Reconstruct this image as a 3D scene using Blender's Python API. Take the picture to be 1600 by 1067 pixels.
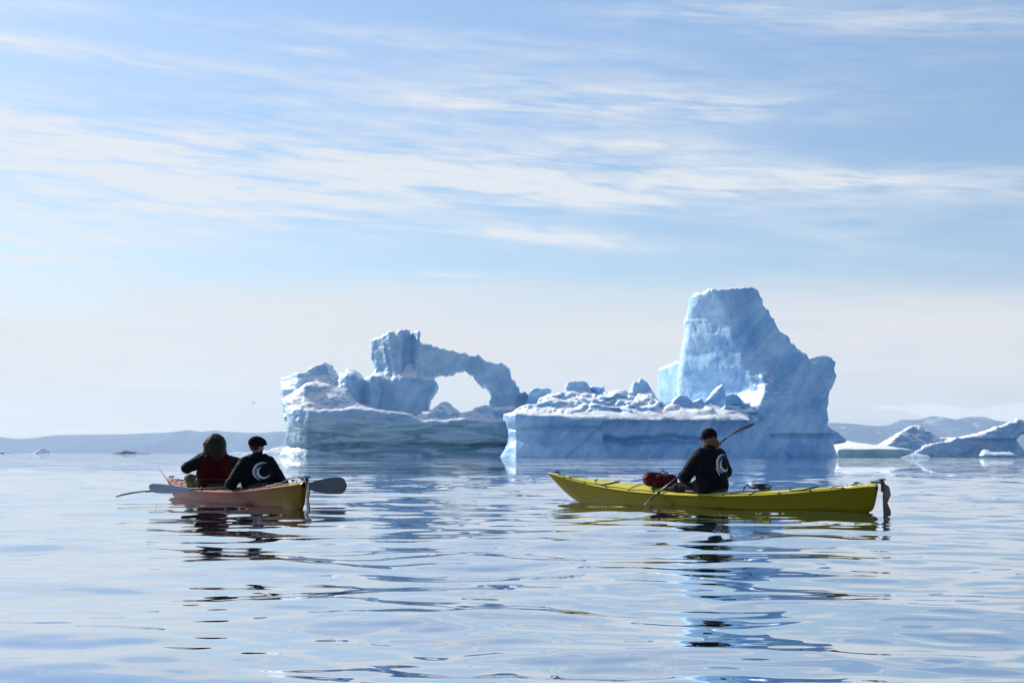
import bpy, bmesh, math, random
import numpy as np
from mathutils import Vector, Matrix
import openvdb

for o in list(bpy.data.objects):
    bpy.data.objects.remove(o)
scene = bpy.context.scene
COL = scene.collection
rad = math.radians
random.seed(4)
RNG = np.random.RandomState(11)

# ------------------------------------------------------------------ camera
LENS, SENSOR = 55.0, 36.0
CAM_H = 0.75
PITCH, ROLL = rad(4.12), rad(0.16)
cam_data = bpy.data.cameras.new('camera')
cam_data.lens = LENS
cam_data.sensor_width = SENSOR
cam_data.clip_start = 0.1
cam_data.clip_end = 200000.0
cam = bpy.data.objects.new('camera', cam_data)
COL.objects.link(cam)
CAM_M = Matrix.Translation((0, 0, CAM_H)) @ Matrix.Rotation(math.pi / 2 + PITCH, 4, 'X') @ Matrix.Rotation(ROLL, 4, 'Z')
cam.matrix_world = CAM_M
scene.camera = cam
F = LENS / SENSOR * 1600.0
CR = np.array(CAM_M.to_3x3())


def ray_point(px, py, y):
    """The point at depth y that is seen at photograph pixel (px, py)."""
    d = CR @ np.array([(px - 800) / F, (533.5 - py) / F, -1.0])
    s = y / d[1]
    return Vector((d[0] * s, y, CAM_H + d[2] * s))


def pixel_of(x, y, z):
    """Photograph pixels of world points (arrays)."""
    q0, q1, q2 = [CR[0, k] * x + CR[1, k] * y + CR[2, k] * (z - CAM_H) for k in range(3)]
    return 800 + F * q0 / -q2, 533.5 - F * q1 / -q2


# ------------------------------------------------------------------ sun, sky, exposure
SUN_EL, SUN_AZ = rad(33), rad(-50)          # azimuth measured from straight ahead, negative to the left
SKY_STRENGTH = 0.105
sun_dir = Vector((math.sin(SUN_AZ) * math.cos(SUN_EL), math.cos(SUN_AZ) * math.cos(SUN_EL), math.sin(SUN_EL)))
sd = bpy.data.lights.new('sun', 'SUN')
sd.energy = 4.2
sd.angle = rad(0.5)
sd.color = (1.0, 0.95, 0.87)
sun = bpy.data.objects.new('sun', sd)
COL.objects.link(sun)
sun.rotation_euler = (-sun_dir).to_track_quat('-Z', 'Y').to_euler()
sun.location = sun_dir * 100

scene.view_settings.view_transform = 'Standard'
scene.view_settings.look = 'None'
scene.view_settings.gamma = 1.0
scene.view_settings.use_curve_mapping = False
scene.view_settings.exposure = 0.38


class NT:
    """Short way to write a node tree."""

    def __init__(self, tree):
        self.t = tree
        tree.nodes.clear()

    def n(self, kind, **kw):
        nd = self.t.nodes.new(kind)
        for k, v in kw.items():
            setattr(nd, k, v)
        return nd

    def put(self, sock, v):
        if isinstance(v, bpy.types.NodeSocket):
            self.t.links.new(v, sock)
        elif isinstance(v, bpy.types.Node):
            self.t.links.new(v.outputs[0], sock)
        else:
            if sock.type == 'RGBA' and len(v) == 3:
                v = (*v, 1.0)
            sock.default_value = v

    def m(self, op, a, b=None, c=None, clamp=False):
        nd = self.n('ShaderNodeMath', operation=op, use_clamp=clamp)
        for s, v in zip(nd.inputs, (a, b, c)):
            if v is not None:
                self.put(s, v)
        return nd.outputs[0]

    def mix(self, f, a, b, blend='MIX'):
        nd = self.n('ShaderNodeMix', data_type='RGBA', blend_type=blend)
        nd.clamp_factor = True
        self.put(nd.inputs[0], f)
        self.put(nd.inputs[6], a)
        self.put(nd.inputs[7], b)
        return nd.outputs[2]

    def noise(self, vec, scale, detail=4.0, rough=0.5, dist=0.0):
        nd = self.n('ShaderNodeTexNoise')
        if vec is not None:
            self.put(nd.inputs['Vector'], vec)
        self.put(nd.inputs['Scale'], scale)
        nd.inputs['Detail'].default_value = detail
        nd.inputs['Roughness'].default_value = rough
        nd.inputs['Distortion'].default_value = dist
        return nd.outputs[0]

    def ramp(self, f, lo, hi, a=0.0, b=1.0):
        nd = self.n('ShaderNodeMapRange', interpolation_type='SMOOTHSTEP')
        for i, v in enumerate((f, lo, hi, a, b)):
            self.put(nd.inputs[i], v)
        return nd.outputs[0]

    def xyz(self, x, y, z):
        nd = self.n('ShaderNodeCombineXYZ')
        for s, v in zip(nd.inputs, (x, y, z)):
            self.put(s, v)
        return nd.outputs[0]

    def sep(self, v):
        nd = self.n('ShaderNodeSeparateXYZ')
        self.put(nd.inputs[0], v)
        return nd.outputs

    def scaled(self, v, s):
        nd = self.n('ShaderNodeVectorMath', operation='MULTIPLY')
        self.put(nd.inputs[0], v)
        nd.inputs[1].default_value = s
        return nd.outputs[0]


world = bpy.data.worlds.new('World')
scene.world = world
world.use_nodes = True
W = NT(world.node_tree)
wdir = W.n('ShaderNodeTexCoord').outputs['Generated']
sky = W.n('ShaderNodeTexSky', sky_type='NISHITA')
sky.sun_disc = False
sky.sun_elevation = SUN_EL
sky.sun_rotation = SUN_AZ
sky.altitude = 0
sky.air_density = 1.0
sky.dust_density = 0.6
sky.ozone_density = 3.2
wx, wy, wz = W.sep(wdir)
AZ = W.m('ARCTAN2', wx, wy)
EL = W.m('ARCSINE', wz)
# cirrus lies in long bands that drift across the sky; every number is an angle in radians
K = 1 / 2444.0


def streak_noise(sx, sy, tilt, off, detail=5.0, rough=0.55, dist=0.4):
    v = W.m('MULTIPLY_ADD', AZ, tilt, EL)
    return W.noise(W.xyz(W.m('MULTIPLY', AZ, sx), W.m('MULTIPLY', v, sy), off), 1.0, detail, rough, dist)


n_fib = streak_noise(7.0, 62.0, 0.055, 3.1, 6.0, 0.6, 0.7)
n_fine = streak_noise(22.0, 210.0, 0.075, 8.7, 4.0, 0.6, 0.5)
n_big = streak_noise(3.0, 14.0, 0.05, 1.7, 3.0, 0.5, 0.4)
n_puff = W.noise(W.xyz(W.m('MULTIPLY', AZ, 40.0), W.m('MULTIPLY', EL, 110.0), 5.0), 1.0, 6.0, 0.6, 0.2)
fib = W.m('ADD', W.m('MULTIPLY', n_fib, 0.56), W.m('MULTIPLY', n_fine, 0.44))


def band(px, py, wx_, wy_, tilt, amp):
    """A long soft bank centred where the photograph shows it, fading at its ends."""
    a0, e0 = (px - 800) * K, (709 - py) * K
    da = W.m('SUBTRACT', AZ, a0)
    de = W.m('SUBTRACT', W.m('MULTIPLY_ADD', da, tilt, EL), e0)
    q = W.m('ADD', W.m('POWER', W.m('DIVIDE', da, wx_ * K), 2.0), W.m('POWER', W.m('DIVIDE', de, wy_ * K), 2.0))
    return W.m('MULTIPLY', W.m('EXPONENT', W.m('MULTIPLY', q, -1.0)), amp)


def total(lst):
    s = lst[0]
    for v in lst[1:]:
        s = W.m('ADD', s, v)
    return s


BANDS = [
    (-100, 92, 620, 17, 0.075, 0.75), (-150, 205, 520, 48, 0.12, 0.75), (250, 262, 640, 42, 0.03, 0.95),
    (880, 262, 420, 30, 0.06, 0.62), (150, 300, 420, 30, 0.02, 0.55), (860, 305, 230, 17, 0.07, 0.7),
    (1420, 300, 420, 26, 0.05, 0.62), (60, 362, 340, 42, 0.03, 0.95), (260, 335, 260, 14, 0.05, 0.7), (880, 372, 170, 14, 0.07, 1.2),
    (1350, 55, 300, 26, 0.07, 0.42), (1050, 168, 320, 24, 0.06, 0.42), (480, 92, 90, 9, 0.08, 0.5),
    (730, 166, 100, 10, 0.06, 0.6), (80, 414, 150, 11, 0.02, 1.1), (680, 430, 90, 6, 0.0, 0.9),
    (640, 65, 280, 18, 0.05, 0.38), (1030, 232, 170, 10, 0.07, 0.5), (420, 180, 420, 26, 0.05, 0.3),
]
mask = total([band(*b) for b in BANDS])
# thin cirrus of the same kind all over the rest of the sky
mask = W.m('ADD', mask, W.m('MULTIPLY', W.ramp(n_big, 0.42, 0.75), 0.42))
cirrus = W.m('MULTIPLY', mask, W.ramp(fib, 0.33, 0.68, 0.0, 1.3))
cirrus = W.m('MINIMUM', cirrus, 0.9)
# pale veil low over the sea
veil_top = W.m('ADD', 250 * K, W.m('MULTIPLY', W.m('SUBTRACT', n_big, 0.5), 120 * K))
veil = W.ramp(EL, W.m('ADD', veil_top, 60 * K), W.m('SUBTRACT', veil_top, 70 * K))
veil = W.m('MULTIPLY', veil, W.ramp(EL, 0.0, 0.06, 0.55, 0.93))
veil = W.m('MULTIPLY', veil, W.ramp(n_fib, 0.3, 0.62, 0.66, 1.0))
# little cumulus over the far shore
CUM = [(1440, 640, 45, 13, 0.0, 1.1), (1530, 648, 60, 12, 0.0, 1.0), (1600, 640, 60, 14, 0.0, 1.1), (1370, 637, 30, 6, 0.0, 0.7),
       (1700, 645, 90, 16, 0.0, 1.0), (250, 676, 160, 6, 0.0, 0.8), (30, 676, 90, 8, 0.0, 0.8)]
cum = W.ramp(W.m('MULTIPLY', total([band(*b) for b in CUM]), W.m('ADD', n_puff, 0.25)), 0.3, 0.62)
col = W.mix(1.0, sky.outputs[0], W.mix(W.ramp(EL, 0.16, 0.30), (0.86, 0.87, 0.90), (1.0, 1.0, 1.0)), 'MULTIPLY')
s_ = 1.0 / SKY_STRENGTH
col = W.mix(W.m('MULTIPLY', cirrus, 0.95), col, (0.65 * s_, 0.66 * s_, 0.67 * s_))
# thin cloud is brightest towards the sun and duller opposite it
dt = W.n('ShaderNodeVectorMath', operation='DOT_PRODUCT')
W.put(dt.inputs[0], wdir)
dt.inputs[1].default_value = sun_dir
phase = W.ramp(dt.outputs['Value'], -0.7, 0.35, 0.62, 1.0)
veil_col = W.mix(1.0, (0.635 * s_, 0.61 * s_, 0.60 * s_), W.xyz(phase, phase, phase), 'MULTIPLY')
col = W.mix(veil, col, veil_col)
col = W.mix(W.m('MULTIPLY', cum, 0.85), col, (0.74 * s_, 0.71 * s_, 0.68 * s_))
bg = W.n('ShaderNodeBackground')
W.put(bg.inputs['Color'], col)
bg.inputs['Strength'].default_value = SKY_STRENGTH
wo = W.n('ShaderNodeOutputWorld')
W.t.links.new(bg.outputs[0], wo.inputs['Surface'])
world.cycles.sampling_method = 'MANUAL'
world.cycles.sample_map_resolution = 1024

scene.cycles.use_denoising = True
try:
    scene.cycles.denoiser = 'OPENIMAGEDENOISE'
except Exception:
    scene.cycles.use_denoising = False
scene.cycles.max_bounces = 8
scene.cycles.volume_bounces = 3


# ------------------------------------------------------------------ helpers
def tag(o, label=None, cat=None, group=None, kind=None):
    for k, v in (('label', label), ('category', cat), ('group', group), ('kind', kind)):
        if v:
            o[k] = v
    return o


def link(name, mesh, parent=None, mat=None):
    o = bpy.data.objects.new(name, mesh)
    COL.objects.link(o)
    if parent is not None:
        o.parent = parent
    if mat is not None and not mesh.materials:
        mesh.materials.append(mat)
    return o


def empty(name, loc=(0, 0, 0), rz=0.0):
    o = bpy.data.objects.new(name, None)
    o.empty_display_size = 0.3
    o.location = loc
    o.rotation_euler = (0, 0, rz)
    COL.objects.link(o)
    return o


def mesh_from(name, verts, faces, smooth=True):
    me = bpy.data.meshes.new(name)
    me.from_pydata([tuple(v) for v in verts], [], faces)
    me.polygons.foreach_set('use_smooth', [smooth] * len(me.polygons))
    me.update()
    return me


def quad_mesh(name, pts, quads):
    """Fast mesh from numpy points and quads."""
    me = bpy.data.meshes.new(name)
    n, q = len(pts), len(quads)
    me.vertices.add(n)
    me.vertices.foreach_set('co', np.ascontiguousarray(pts, dtype=np.float32).ravel())
    me.loops.add(q * 4)
    me.loops.foreach_set('vertex_index', np.ascontiguousarray(quads, dtype=np.int32).ravel())
    me.polygons.add(q)
    me.polygons.foreach_set('loop_start', np.arange(0, q * 4, 4, dtype=np.int32))
    me.polygons.foreach_set('use_smooth', np.ones(q, dtype=bool))
    me.update(calc_edges=True)
    return me


def vert_normals(pts, quads):
    a, b, c, d = (pts[quads[:, k]] for k in range(4))
    fn = np.cross(c - a, d - b)
    vn = np.zeros_like(pts)
    for k in range(4):
        np.add.at(vn, quads[:, k], fn)
    return vn / (np.linalg.norm(vn, axis=1, keepdims=True) + 1e-9)


def surface(field, origin, vox, iso=0.0):
    """Closed surface of a sampled distance field -> points, quads facing outwards."""
    lim = 4 * vox
    f = np.clip(field, -lim, lim).astype(np.float32)
    for ax in range(3):
        sl = [slice(None)] * 3
        for e in (0, -1):
            sl[ax] = e
            f[tuple(sl)] = lim
    g = openvdb.FloatGrid(lim)
    g.copyFromArray(f)
    pts, quads = g.convertToQuads(iso)
    pts = np.asarray(pts, dtype=np.float64) * vox + np.asarray(origin)
    quads = np.asarray(quads, dtype=np.int64)
    vol = 0.0
    a, b, c, d = (pts[quads[:, k]] - pts.mean(0) for k in range(4))
    vol = np.einsum('ij,ij->i', a, np.cross(b, c)).sum() + np.einsum('ij,ij->i', a, np.cross(c, d)).sum()
    if vol < 0:
        quads = quads[:, ::-1]
    return pts, quads


_T = np.random.RandomState(5).rand(64, 64, 64).astype(np.float32)


def vnoise(x, y, z):
    """Value noise in 0..1 on arrays."""
    xi, yi, zi = np.floor(x).astype(int), np.floor(y).astype(int), np.floor(z).astype(int)
    fx, fy, fz = x - xi, y - yi, z - zi
    fx, fy, fz = (t * t * (3 - 2 * t) for t in (fx, fy, fz))
    r = 0.0
    for i in (0, 1):
        for j in (0, 1):
            for k in (0, 1):
                w = (fx if i else 1 - fx) * (fy if j else 1 - fy) * (fz if k else 1 - fz)
                r = r + w * _T[(xi + i) & 63, (yi + j) & 63, (zi + k) & 63]
    return r


def fbm(x, y, z, octaves=4, gain=0.5, ridge=False):
    """Fractal noise about -0.5..0.5."""
    s, a, t = 0.0, 1.0, 0.0
    for o in range(octaves):
        v = vnoise(x + 17.3 * o, y + 9.1 * o, z + 4.7 * o)
        if ridge:
            v = 1 - np.abs(2 * v - 1)
        s = s + a * v
        t += a
        a *= gain
        x, y, z = x * 2.03, y * 2.03, z * 2.03
    return s / t - 0.5


def material(name, color, rough=0.5, **kw):
    m = bpy.data.materials.new(name)
    m.use_nodes = True
    t = NT(m.node_tree)
    b = t.n('ShaderNodeBsdfPrincipled')
    t.put(b.inputs['Base Color'], color)
    b.inputs['Roughness'].default_value = rough
    for k, v in kw.items():
        t.put(b.inputs[k.replace('_', ' ')], v)
    o = t.n('ShaderNodeOutputMaterial')
    t.t.links.new(b.outputs[0], o.inputs['Surface'])
    m.diffuse_color = (*color[:3], 1)
    return m, t, b


def bump(t, b, height, strength=0.3, dist=0.1):
    nd = t.n('ShaderNodeBump')
    nd.inputs['Strength'].default_value = strength
    nd.inputs['Distance'].default_value = dist
    t.put(nd.inputs['Height'], height)
    t.t.links.new(nd.outputs[0], b.inputs['Normal'])
    return nd


# ------------------------------------------------------------------ water
def make_water():
    rows = [0.6]
    while rows[-1] < 60000:
        r = rows[-1]
        if r < 3.5:
            st = 0.25
        elif r < 45:
            st = 0.022 + 0.0052 * max(0, r - 4)
        else:
            st = 0.22 + (r - 45) * 0.03
        rows.append(r + st)
    rows = np.array(rows)
    ang = np.concatenate([np.linspace(-180, -26, 40)[:-1], np.linspace(-26, 26, 420), np.linspace(26, 180, 40)[1:-1]])
    A = np.radians(ang)
    R, T = np.meshgrid(rows, A, indexing='ij')
    X, Y = R * np.sin(T), R * np.cos(T)
    rg = np.random.RandomState(21)
    Z = np.zeros_like(X)
    dr = np.gradient(rows)[:, None]
    dth = np.gradient(A)[None, :]
    cell = np.maximum(dr, 0.35 * R * dth)
    for i in range(120):
        lam = 0.16 * (3.2 / 0.16) ** rg.rand()
        th = rg.normal(0.25, 0.75)
        k = 2 * math.pi / lam
        slope = 0.0058 * (lam / 0.8) ** 0.15
        amp = slope / k
        ph = rg.rand() * 6.283
        fade = np.clip((lam / cell - 3.0) / 4.0, 0, 1)
        env = 0.25 + 1.5 * vnoise(X / (5 * lam + 3) + i * 3.1, Y / (5 * lam + 3), np.full_like(X, i * 1.7))
        Z += amp * fade * env * np.sin(k * (X * math.sin(th) + Y * math.cos(th)) + ph)
    n, m = Z.shape
    pts = np.stack([X, Y, Z], -1).reshape(-1, 3)
    i, j = np.meshgrid(np.arange(n - 1), np.arange(m), indexing='ij')
    j2 = (j + 1) % m
    quads = np.stack([i * m + j, i * m + j2, (i + 1) * m + j2, (i + 1) * m + j], -1).reshape(-1, 4)
    # the small hole straight under the camera is closed with a fan
    me = quad_mesh('water', pts, quads[:, ::-1])
    bmm = bmesh.new()
    bmm.from_mesh(me)
    bmm.verts.ensure_lookup_table()
    f = bmm.faces.new([bmm.verts[k] for k in range(m)][::-1])
    f.smooth = True
    f.normal_update()
    if f.normal.z < 0:
        f.normal_flip()
    bmm.to_mesh(me)
    bmm.free()
    mt, t, b = material('water', (0.008, 0.03, 0.05), 0.012, IOR=1.33)
    pos = t.n('ShaderNodeNewGeometry').outputs['Position']
    ln = t.n('ShaderNodeVectorMath', operation='LENGTH')
    t.put(ln.inputs[0], pos)
    # beyond the modelled ripples fine waves too small to mesh take over as slopes of the surface
    far_relief = t.ramp(ln.outputs['Value'], 18.0, 120.0, 0.13, 1.0)

    def slopes(scale, detail, off):
        nd = t.n('ShaderNodeTexNoise')
        t.put(nd.inputs['Vector'], t.scaled(pos, (scale * 0.7, scale, scale)))
        nd.inputs['Scale'].default_value = 1.0
        nd.inputs['Detail'].default_value = detail
        sb = t.n('ShaderNodeVectorMath', operation='SUBTRACT')
        t.put(sb.inputs[0], nd.outputs['Color'])
        sb.inputs[1].default_value = (0.5, 0.5, 0.5)
        return sb.outputs[0]

    patch = t.ramp(t.noise(t.scaled(pos, (0.02, 0.05, 1.0)), 1.0, 3.0), 0.35, 0.65, 0.55, 1.25)
    ad = t.n('ShaderNodeVectorMath', operation='ADD')
    t.put(ad.inputs[0], slopes(2.2, 3.0, 0.0))
    t.put(ad.inputs[1], slopes(0.45, 2.0, 3.0))
    k_ = t.m('MULTIPLY', t.m('MULTIPLY', far_relief, patch), FAR_SLOPE)
    sc = t.n('ShaderNodeVectorMath', operation='MULTIPLY')
    t.put(sc.inputs[0], ad.outputs[0])
    t.put(sc.inputs[1], t.xyz(k_, k_, 0.0))
    ng = t.n('ShaderNodeVectorMath', operation='ADD')
    t.put(ng.inputs[0], t.n('ShaderNodeNewGeometry').outputs['Normal'])
    t.put(ng.inputs[1], sc.outputs[0])
    nn = t.n('ShaderNodeVectorMath', operation='NORMALIZE')
    t.put(nn.inputs[0], ng.outputs[0])
    t.t.links.new(nn.outputs[0], b.inputs['Normal'])
    gl = t.n('ShaderNodeBsdfGlossy')
    gl.inputs['Color'].default_value = (0.93, 0.96, 1.0, 1)
    gl.inputs['Roughness'].default_value = 0.008
    t.t.links.new(b.inputs['Normal'].links[0].from_socket, gl.inputs['Normal'])
    mx = t.n('ShaderNodeMixShader')
    mx.inputs[0].default_value = 0.62
    t.t.links.new(b.outputs[0], mx.inputs[1])
    t.t.links.new(gl.outputs[0], mx.inputs[2])
    out = [n for n in t.t.nodes if n.type == 'OUTPUT_MATERIAL'][0]
    t.t.links.new(mx.outputs[0], out.inputs['Surface'])
    o = link('water', me, None, mt)
    tag(o, 'calm rippled sea reflecting pale sky and ice', None, None, 'structure')
    return o


FAR_SLOPE = 0.26
make_water()


# ------------------------------------------------------------------ far hills
def make_hills(name, pts_px, dist, depth, label, seed):
    """A range of low mountains: a height field behind the shore, its skyline taken along the given bearings."""
    xs, hs = [], []
    for px, py in pts_px:
        p = ray_point(px, py, dist)
        xs.append(p.x)
        hs.append(p.z)
    nx, ny = 260, 46
    X = np.linspace(xs[0], xs[-1], nx)
    V = np.linspace(-1.0, 1.0, ny)
    H = np.interp(X, xs, hs)
    XX, VV = np.meshgrid(X, V, indexing='ij')
    prof = np.clip(1 - np.abs(VV) ** 1.35, 0, 1)
    nzv = fbm(XX / 900 + seed, VV * depth / 900 + 3, np.zeros_like(XX) + seed, 5, 0.55, True)
    ZZ = H[:, None] * prof * (1 + 0.55 * nzv * (1 - prof) * 2) + nzv * 60 * prof * (1 - prof) - 3
    YY = dist + VV * depth + 300 * fbm(XX / 1500, VV, np.zeros_like(XX) + seed + 2, 3)
    ZZ[0, :] = -3
    ZZ[-1, :] = -3
    pts = np.stack([XX, YY, ZZ], -1).reshape(-1, 3)
    i, j = np.meshgrid(np.arange(nx - 1), np.arange(ny - 1), indexing='ij')
    quads = np.stack([i * ny + j, (i + 1) * ny + j, (i + 1) * ny + j + 1, i * ny + j + 1], -1).reshape(-1, 4)
    mt, t, b = material(name + '_hazy_rock', (0.045, 0.095, 0.19), 0.9)  # part of the distance haze is painted into this blue rock colour
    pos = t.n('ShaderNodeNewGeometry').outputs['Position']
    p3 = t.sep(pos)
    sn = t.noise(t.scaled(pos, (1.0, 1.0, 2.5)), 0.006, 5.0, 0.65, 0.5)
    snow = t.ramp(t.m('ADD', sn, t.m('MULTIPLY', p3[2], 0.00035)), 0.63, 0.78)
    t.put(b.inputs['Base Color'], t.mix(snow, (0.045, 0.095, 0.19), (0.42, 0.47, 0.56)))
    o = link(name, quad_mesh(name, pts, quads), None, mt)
    tag(o, label, None, None, 'structure')
    return o


HILL_L = [(-420, 712), (-300, 700), (-160, 690), (-60, 683), (0, 682), (25, 685), (55, 684), (90, 679), (140, 678), (190, 678), (230, 676), (262, 675), (295, 671),
          (315, 674), (335, 672), (360, 674), (400, 676), (440, 673), (480, 680), (600, 690), (760, 700), (900, 711)]
HILL_R = [(1060, 711), (1180, 685), (1240, 668), (1296, 659), (1330, 661), (1370, 665), (1392, 663), (1408, 655), (1435, 655), (1457, 649), (1475, 652),
          (1492, 655), (1510, 651), (1530, 650), (1545, 656), (1580, 659), (1640, 655), (1720, 668), (1850, 690), (2000, 710)]
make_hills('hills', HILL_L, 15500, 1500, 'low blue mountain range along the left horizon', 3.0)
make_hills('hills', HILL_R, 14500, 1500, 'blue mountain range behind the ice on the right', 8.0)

HAZE_DENSITY = 4.0e-5
hz = bpy.data.meshes.new('haze')
bmh = bmesh.new()
bmesh.ops.create_cube(bmh, size=1.0)
bmesh.ops.transform(bmh, matrix=Matrix.Translation((0, 8000, 247)) @ Matrix.Diagonal((24000, 19000, 510, 1)), verts=bmh.verts)
bmh.to_mesh(hz)
bmh.free()
hm = bpy.data.materials.new('haze')
hm.use_nodes = True
ht = NT(hm.node_tree)
hv = ht.n('ShaderNodeVolumePrincipled')
hv.inputs['Color'].default_value = (0.60, 0.79, 1.0, 1)
hv.inputs['Anisotropy'].default_value = 0.1
hv.inputs['Density'].default_value = HAZE_DENSITY
ho = ht.n('ShaderNodeOutputMaterial')
ht.t.links.new(hv.outputs[0], ho.inputs['Volume'])
tag(link('haze', hz, None, hm), None, None, None, 'stuff')


# ------------------------------------------------------------------ ice
def ice_material(name, deep, pale, teal=0.0, bump_s=0.24, snow_from=7.5, dirt=None):
    """Glacier ice: snow lying on what faces up, pale bubbly ice and clearer blue ice in streaks; the part washed by the sea is glassier."""
    m, t, b = material(name, pale, 0.5)
    g = t.n('ShaderNodeNewGeometry')
    pos = g.outputs['Position']
    nz = t.sep(g.outputs['Normal'])[2]
    z = t.sep(pos)[2]
    big = t.noise(pos, 0.09, 4.0, 0.6, 0.4)
    rot = t.n('ShaderNodeVectorRotate', rotation_type='Y_AXIS')
    t.put(rot.inputs['Vector'], pos)
    rot.inputs['Angle'].default_value = 0.85
    streak = t.noise(t.scaled(rot.outputs[0], (0.35, 0.6, 1.25)), 0.22, 6.0, 0.6, 0.8)
    fine = t.noise(pos, 2.4, 5.0, 0.68, 0.3)
    blue = t.ramp(t.m('ADD', t.m('MULTIPLY', big, 0.6), t.m('MULTIPLY', streak, 0.5)), 0.38, 0.74)
    col = t.mix(blue, pale, deep)
    if teal > 0:
        band = t.noise(t.scaled(pos, (0.06, 0.06, 0.46)), 1.0, 5.0, 0.62, 1.5)
        low = t.ramp(t.m('ADD', z, t.m('MULTIPLY', t.m('SUBTRACT', big, 0.5), 10.0)), 13.0, 7.5)
        col = t.mix(t.m('MULTIPLY', low, teal), col, t.mix(t.ramp(band, 0.38, 0.57), (0.13, 0.28, 0.36), (0.45, 0.62, 0.68)))
    snow = t.ramp(t.m('ADD', nz, t.m('MULTIPLY', t.m('SUBTRACT', fine, 0.5), 0.35)), 0.5, 0.72)
    snow = t.m('MULTIPLY', snow, t.ramp(z, snow_from, snow_from + 2.0))
    col = t.mix(snow, col, (0.86, 0.88, 0.90))
    crack = t.m('ABSOLUTE', t.m('SUBTRACT', t.noise(t.scaled(rot.outputs[0], (0.5, 0.6, 0.75)), 0.16, 3.0, 0.55, 1.6), 0.5))
    col = t.mix(t.m('MULTIPLY', t.ramp(crack, 0.012, 0.0), 0.35), col, deep)
    if dirt:
        c_, r_ = dirt
        q = t.n('ShaderNodeVectorMath', operation='DISTANCE')
        t.put(q.inputs[0], pos)
        q.inputs[1].default_value = ray_point(*c_)
        spot = t.m('MULTIPLY', t.ramp(q.outputs['Value'], r_ * 1.4, r_ * 0.5), t.ramp(t.noise(t.scaled(pos, (1.0, 1.0, 0.5)), 0.75, 5.0, 0.65, 0.5), 0.58, 0.68))
        col = t.mix(t.m('MULTIPLY', spot, 0.75), col, (0.10, 0.11, 0.10))
    t.put(b.inputs['Base Color'], col)
    t.put(b.inputs['Roughness'], t.m('MULTIPLY_ADD', snow, 0.35, 0.42))
    t.put(b.inputs['Subsurface Weight'], SSS)
    b.inputs['Subsurface Radius'].default_value = (0.35, 0.8, 1.2)
    b.inputs['Subsurface Scale'].default_value = 1.6
    hgt = t.m('ADD', t.m('ADD', t.m('MULTIPLY', streak, 1.0), t.m('MULTIPLY', fine, 0.22)), t.m('MULTIPLY', t.ramp(crack, 0.02, 0.0), -0.25))
    bump(t, b, hgt, bump_s, 0.9)
    return m


SSS = 0.35
ICE = ice_material('ice', (0.15, 0.39, 0.70), (0.48, 0.72, 0.90), dirt=((1128, 578, 424), 8.0))
ICE_TEAL = ice_material('ice_sea_washed', (0.20, 0.43, 0.66), (0.50, 0.69, 0.83), 0.9)
ICE_FAR = ice_material('ice_far', (0.17, 0.38, 0.62), (0.40, 0.60, 0.78), snow_from=0.3)
ICE_PALE = ice_material('ice_bubbly', (0.45, 0.68, 0.82), (0.66, 0.80, 0.88), snow_from=0.2)
ICE_DIRTY = ice_material('ice_dirty', (0.06, 0.10, 0.15), (0.15, 0.20, 0.26), snow_from=30.0)


def crop(ox, oy, s):
    """Reader of outlines measured on an enlarged part of the photograph."""
    return lambda pts: [(ox + x / s, oy + y / s) for x, y in pts]


def poly_sdf(PX, PY, poly):
    """Signed distance to a closed outline, negative inside."""
    d2 = np.full(PX.shape, 1e18)
    ins = np.zeros(PX.shape, bool)
    n = len(poly)
    for i in range(n):
        ax, ay = poly[i]
        bx, by = poly[(i + 1) % n]
        ex, ey = bx - ax, by - ay
        wx_, wy_ = PX - ax, PY - ay
        t = np.clip((wx_ * ex + wy_ * ey) / (ex * ex + ey * ey + 1e-12), 0, 1)
        d2 = np.minimum(d2, (wx_ - ex * t) ** 2 + (wy_ - ey * t) ** 2)
        c = (ay > PY) != (by > PY)
        xi = ax + (PY - ay) * ex / (ey if abs(ey) > 1e-12 else 1e-12)
        ins ^= c & (PX < xi)
    return np.where(ins, -1, 1) * np.sqrt(d2)


def smax(a, b, k):
    h = np.maximum(k - np.abs(a - b), 0) / k
    return np.maximum(a, b) + h * h * k * 0.25


def smin(a, b, k):
    h = np.maximum(k - np.abs(a - b), 0) / k
    return np.minimum(a, b) - h * h * k * 0.25


def lin(v, xs, ys):
    return np.interp(v, xs, ys)


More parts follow.
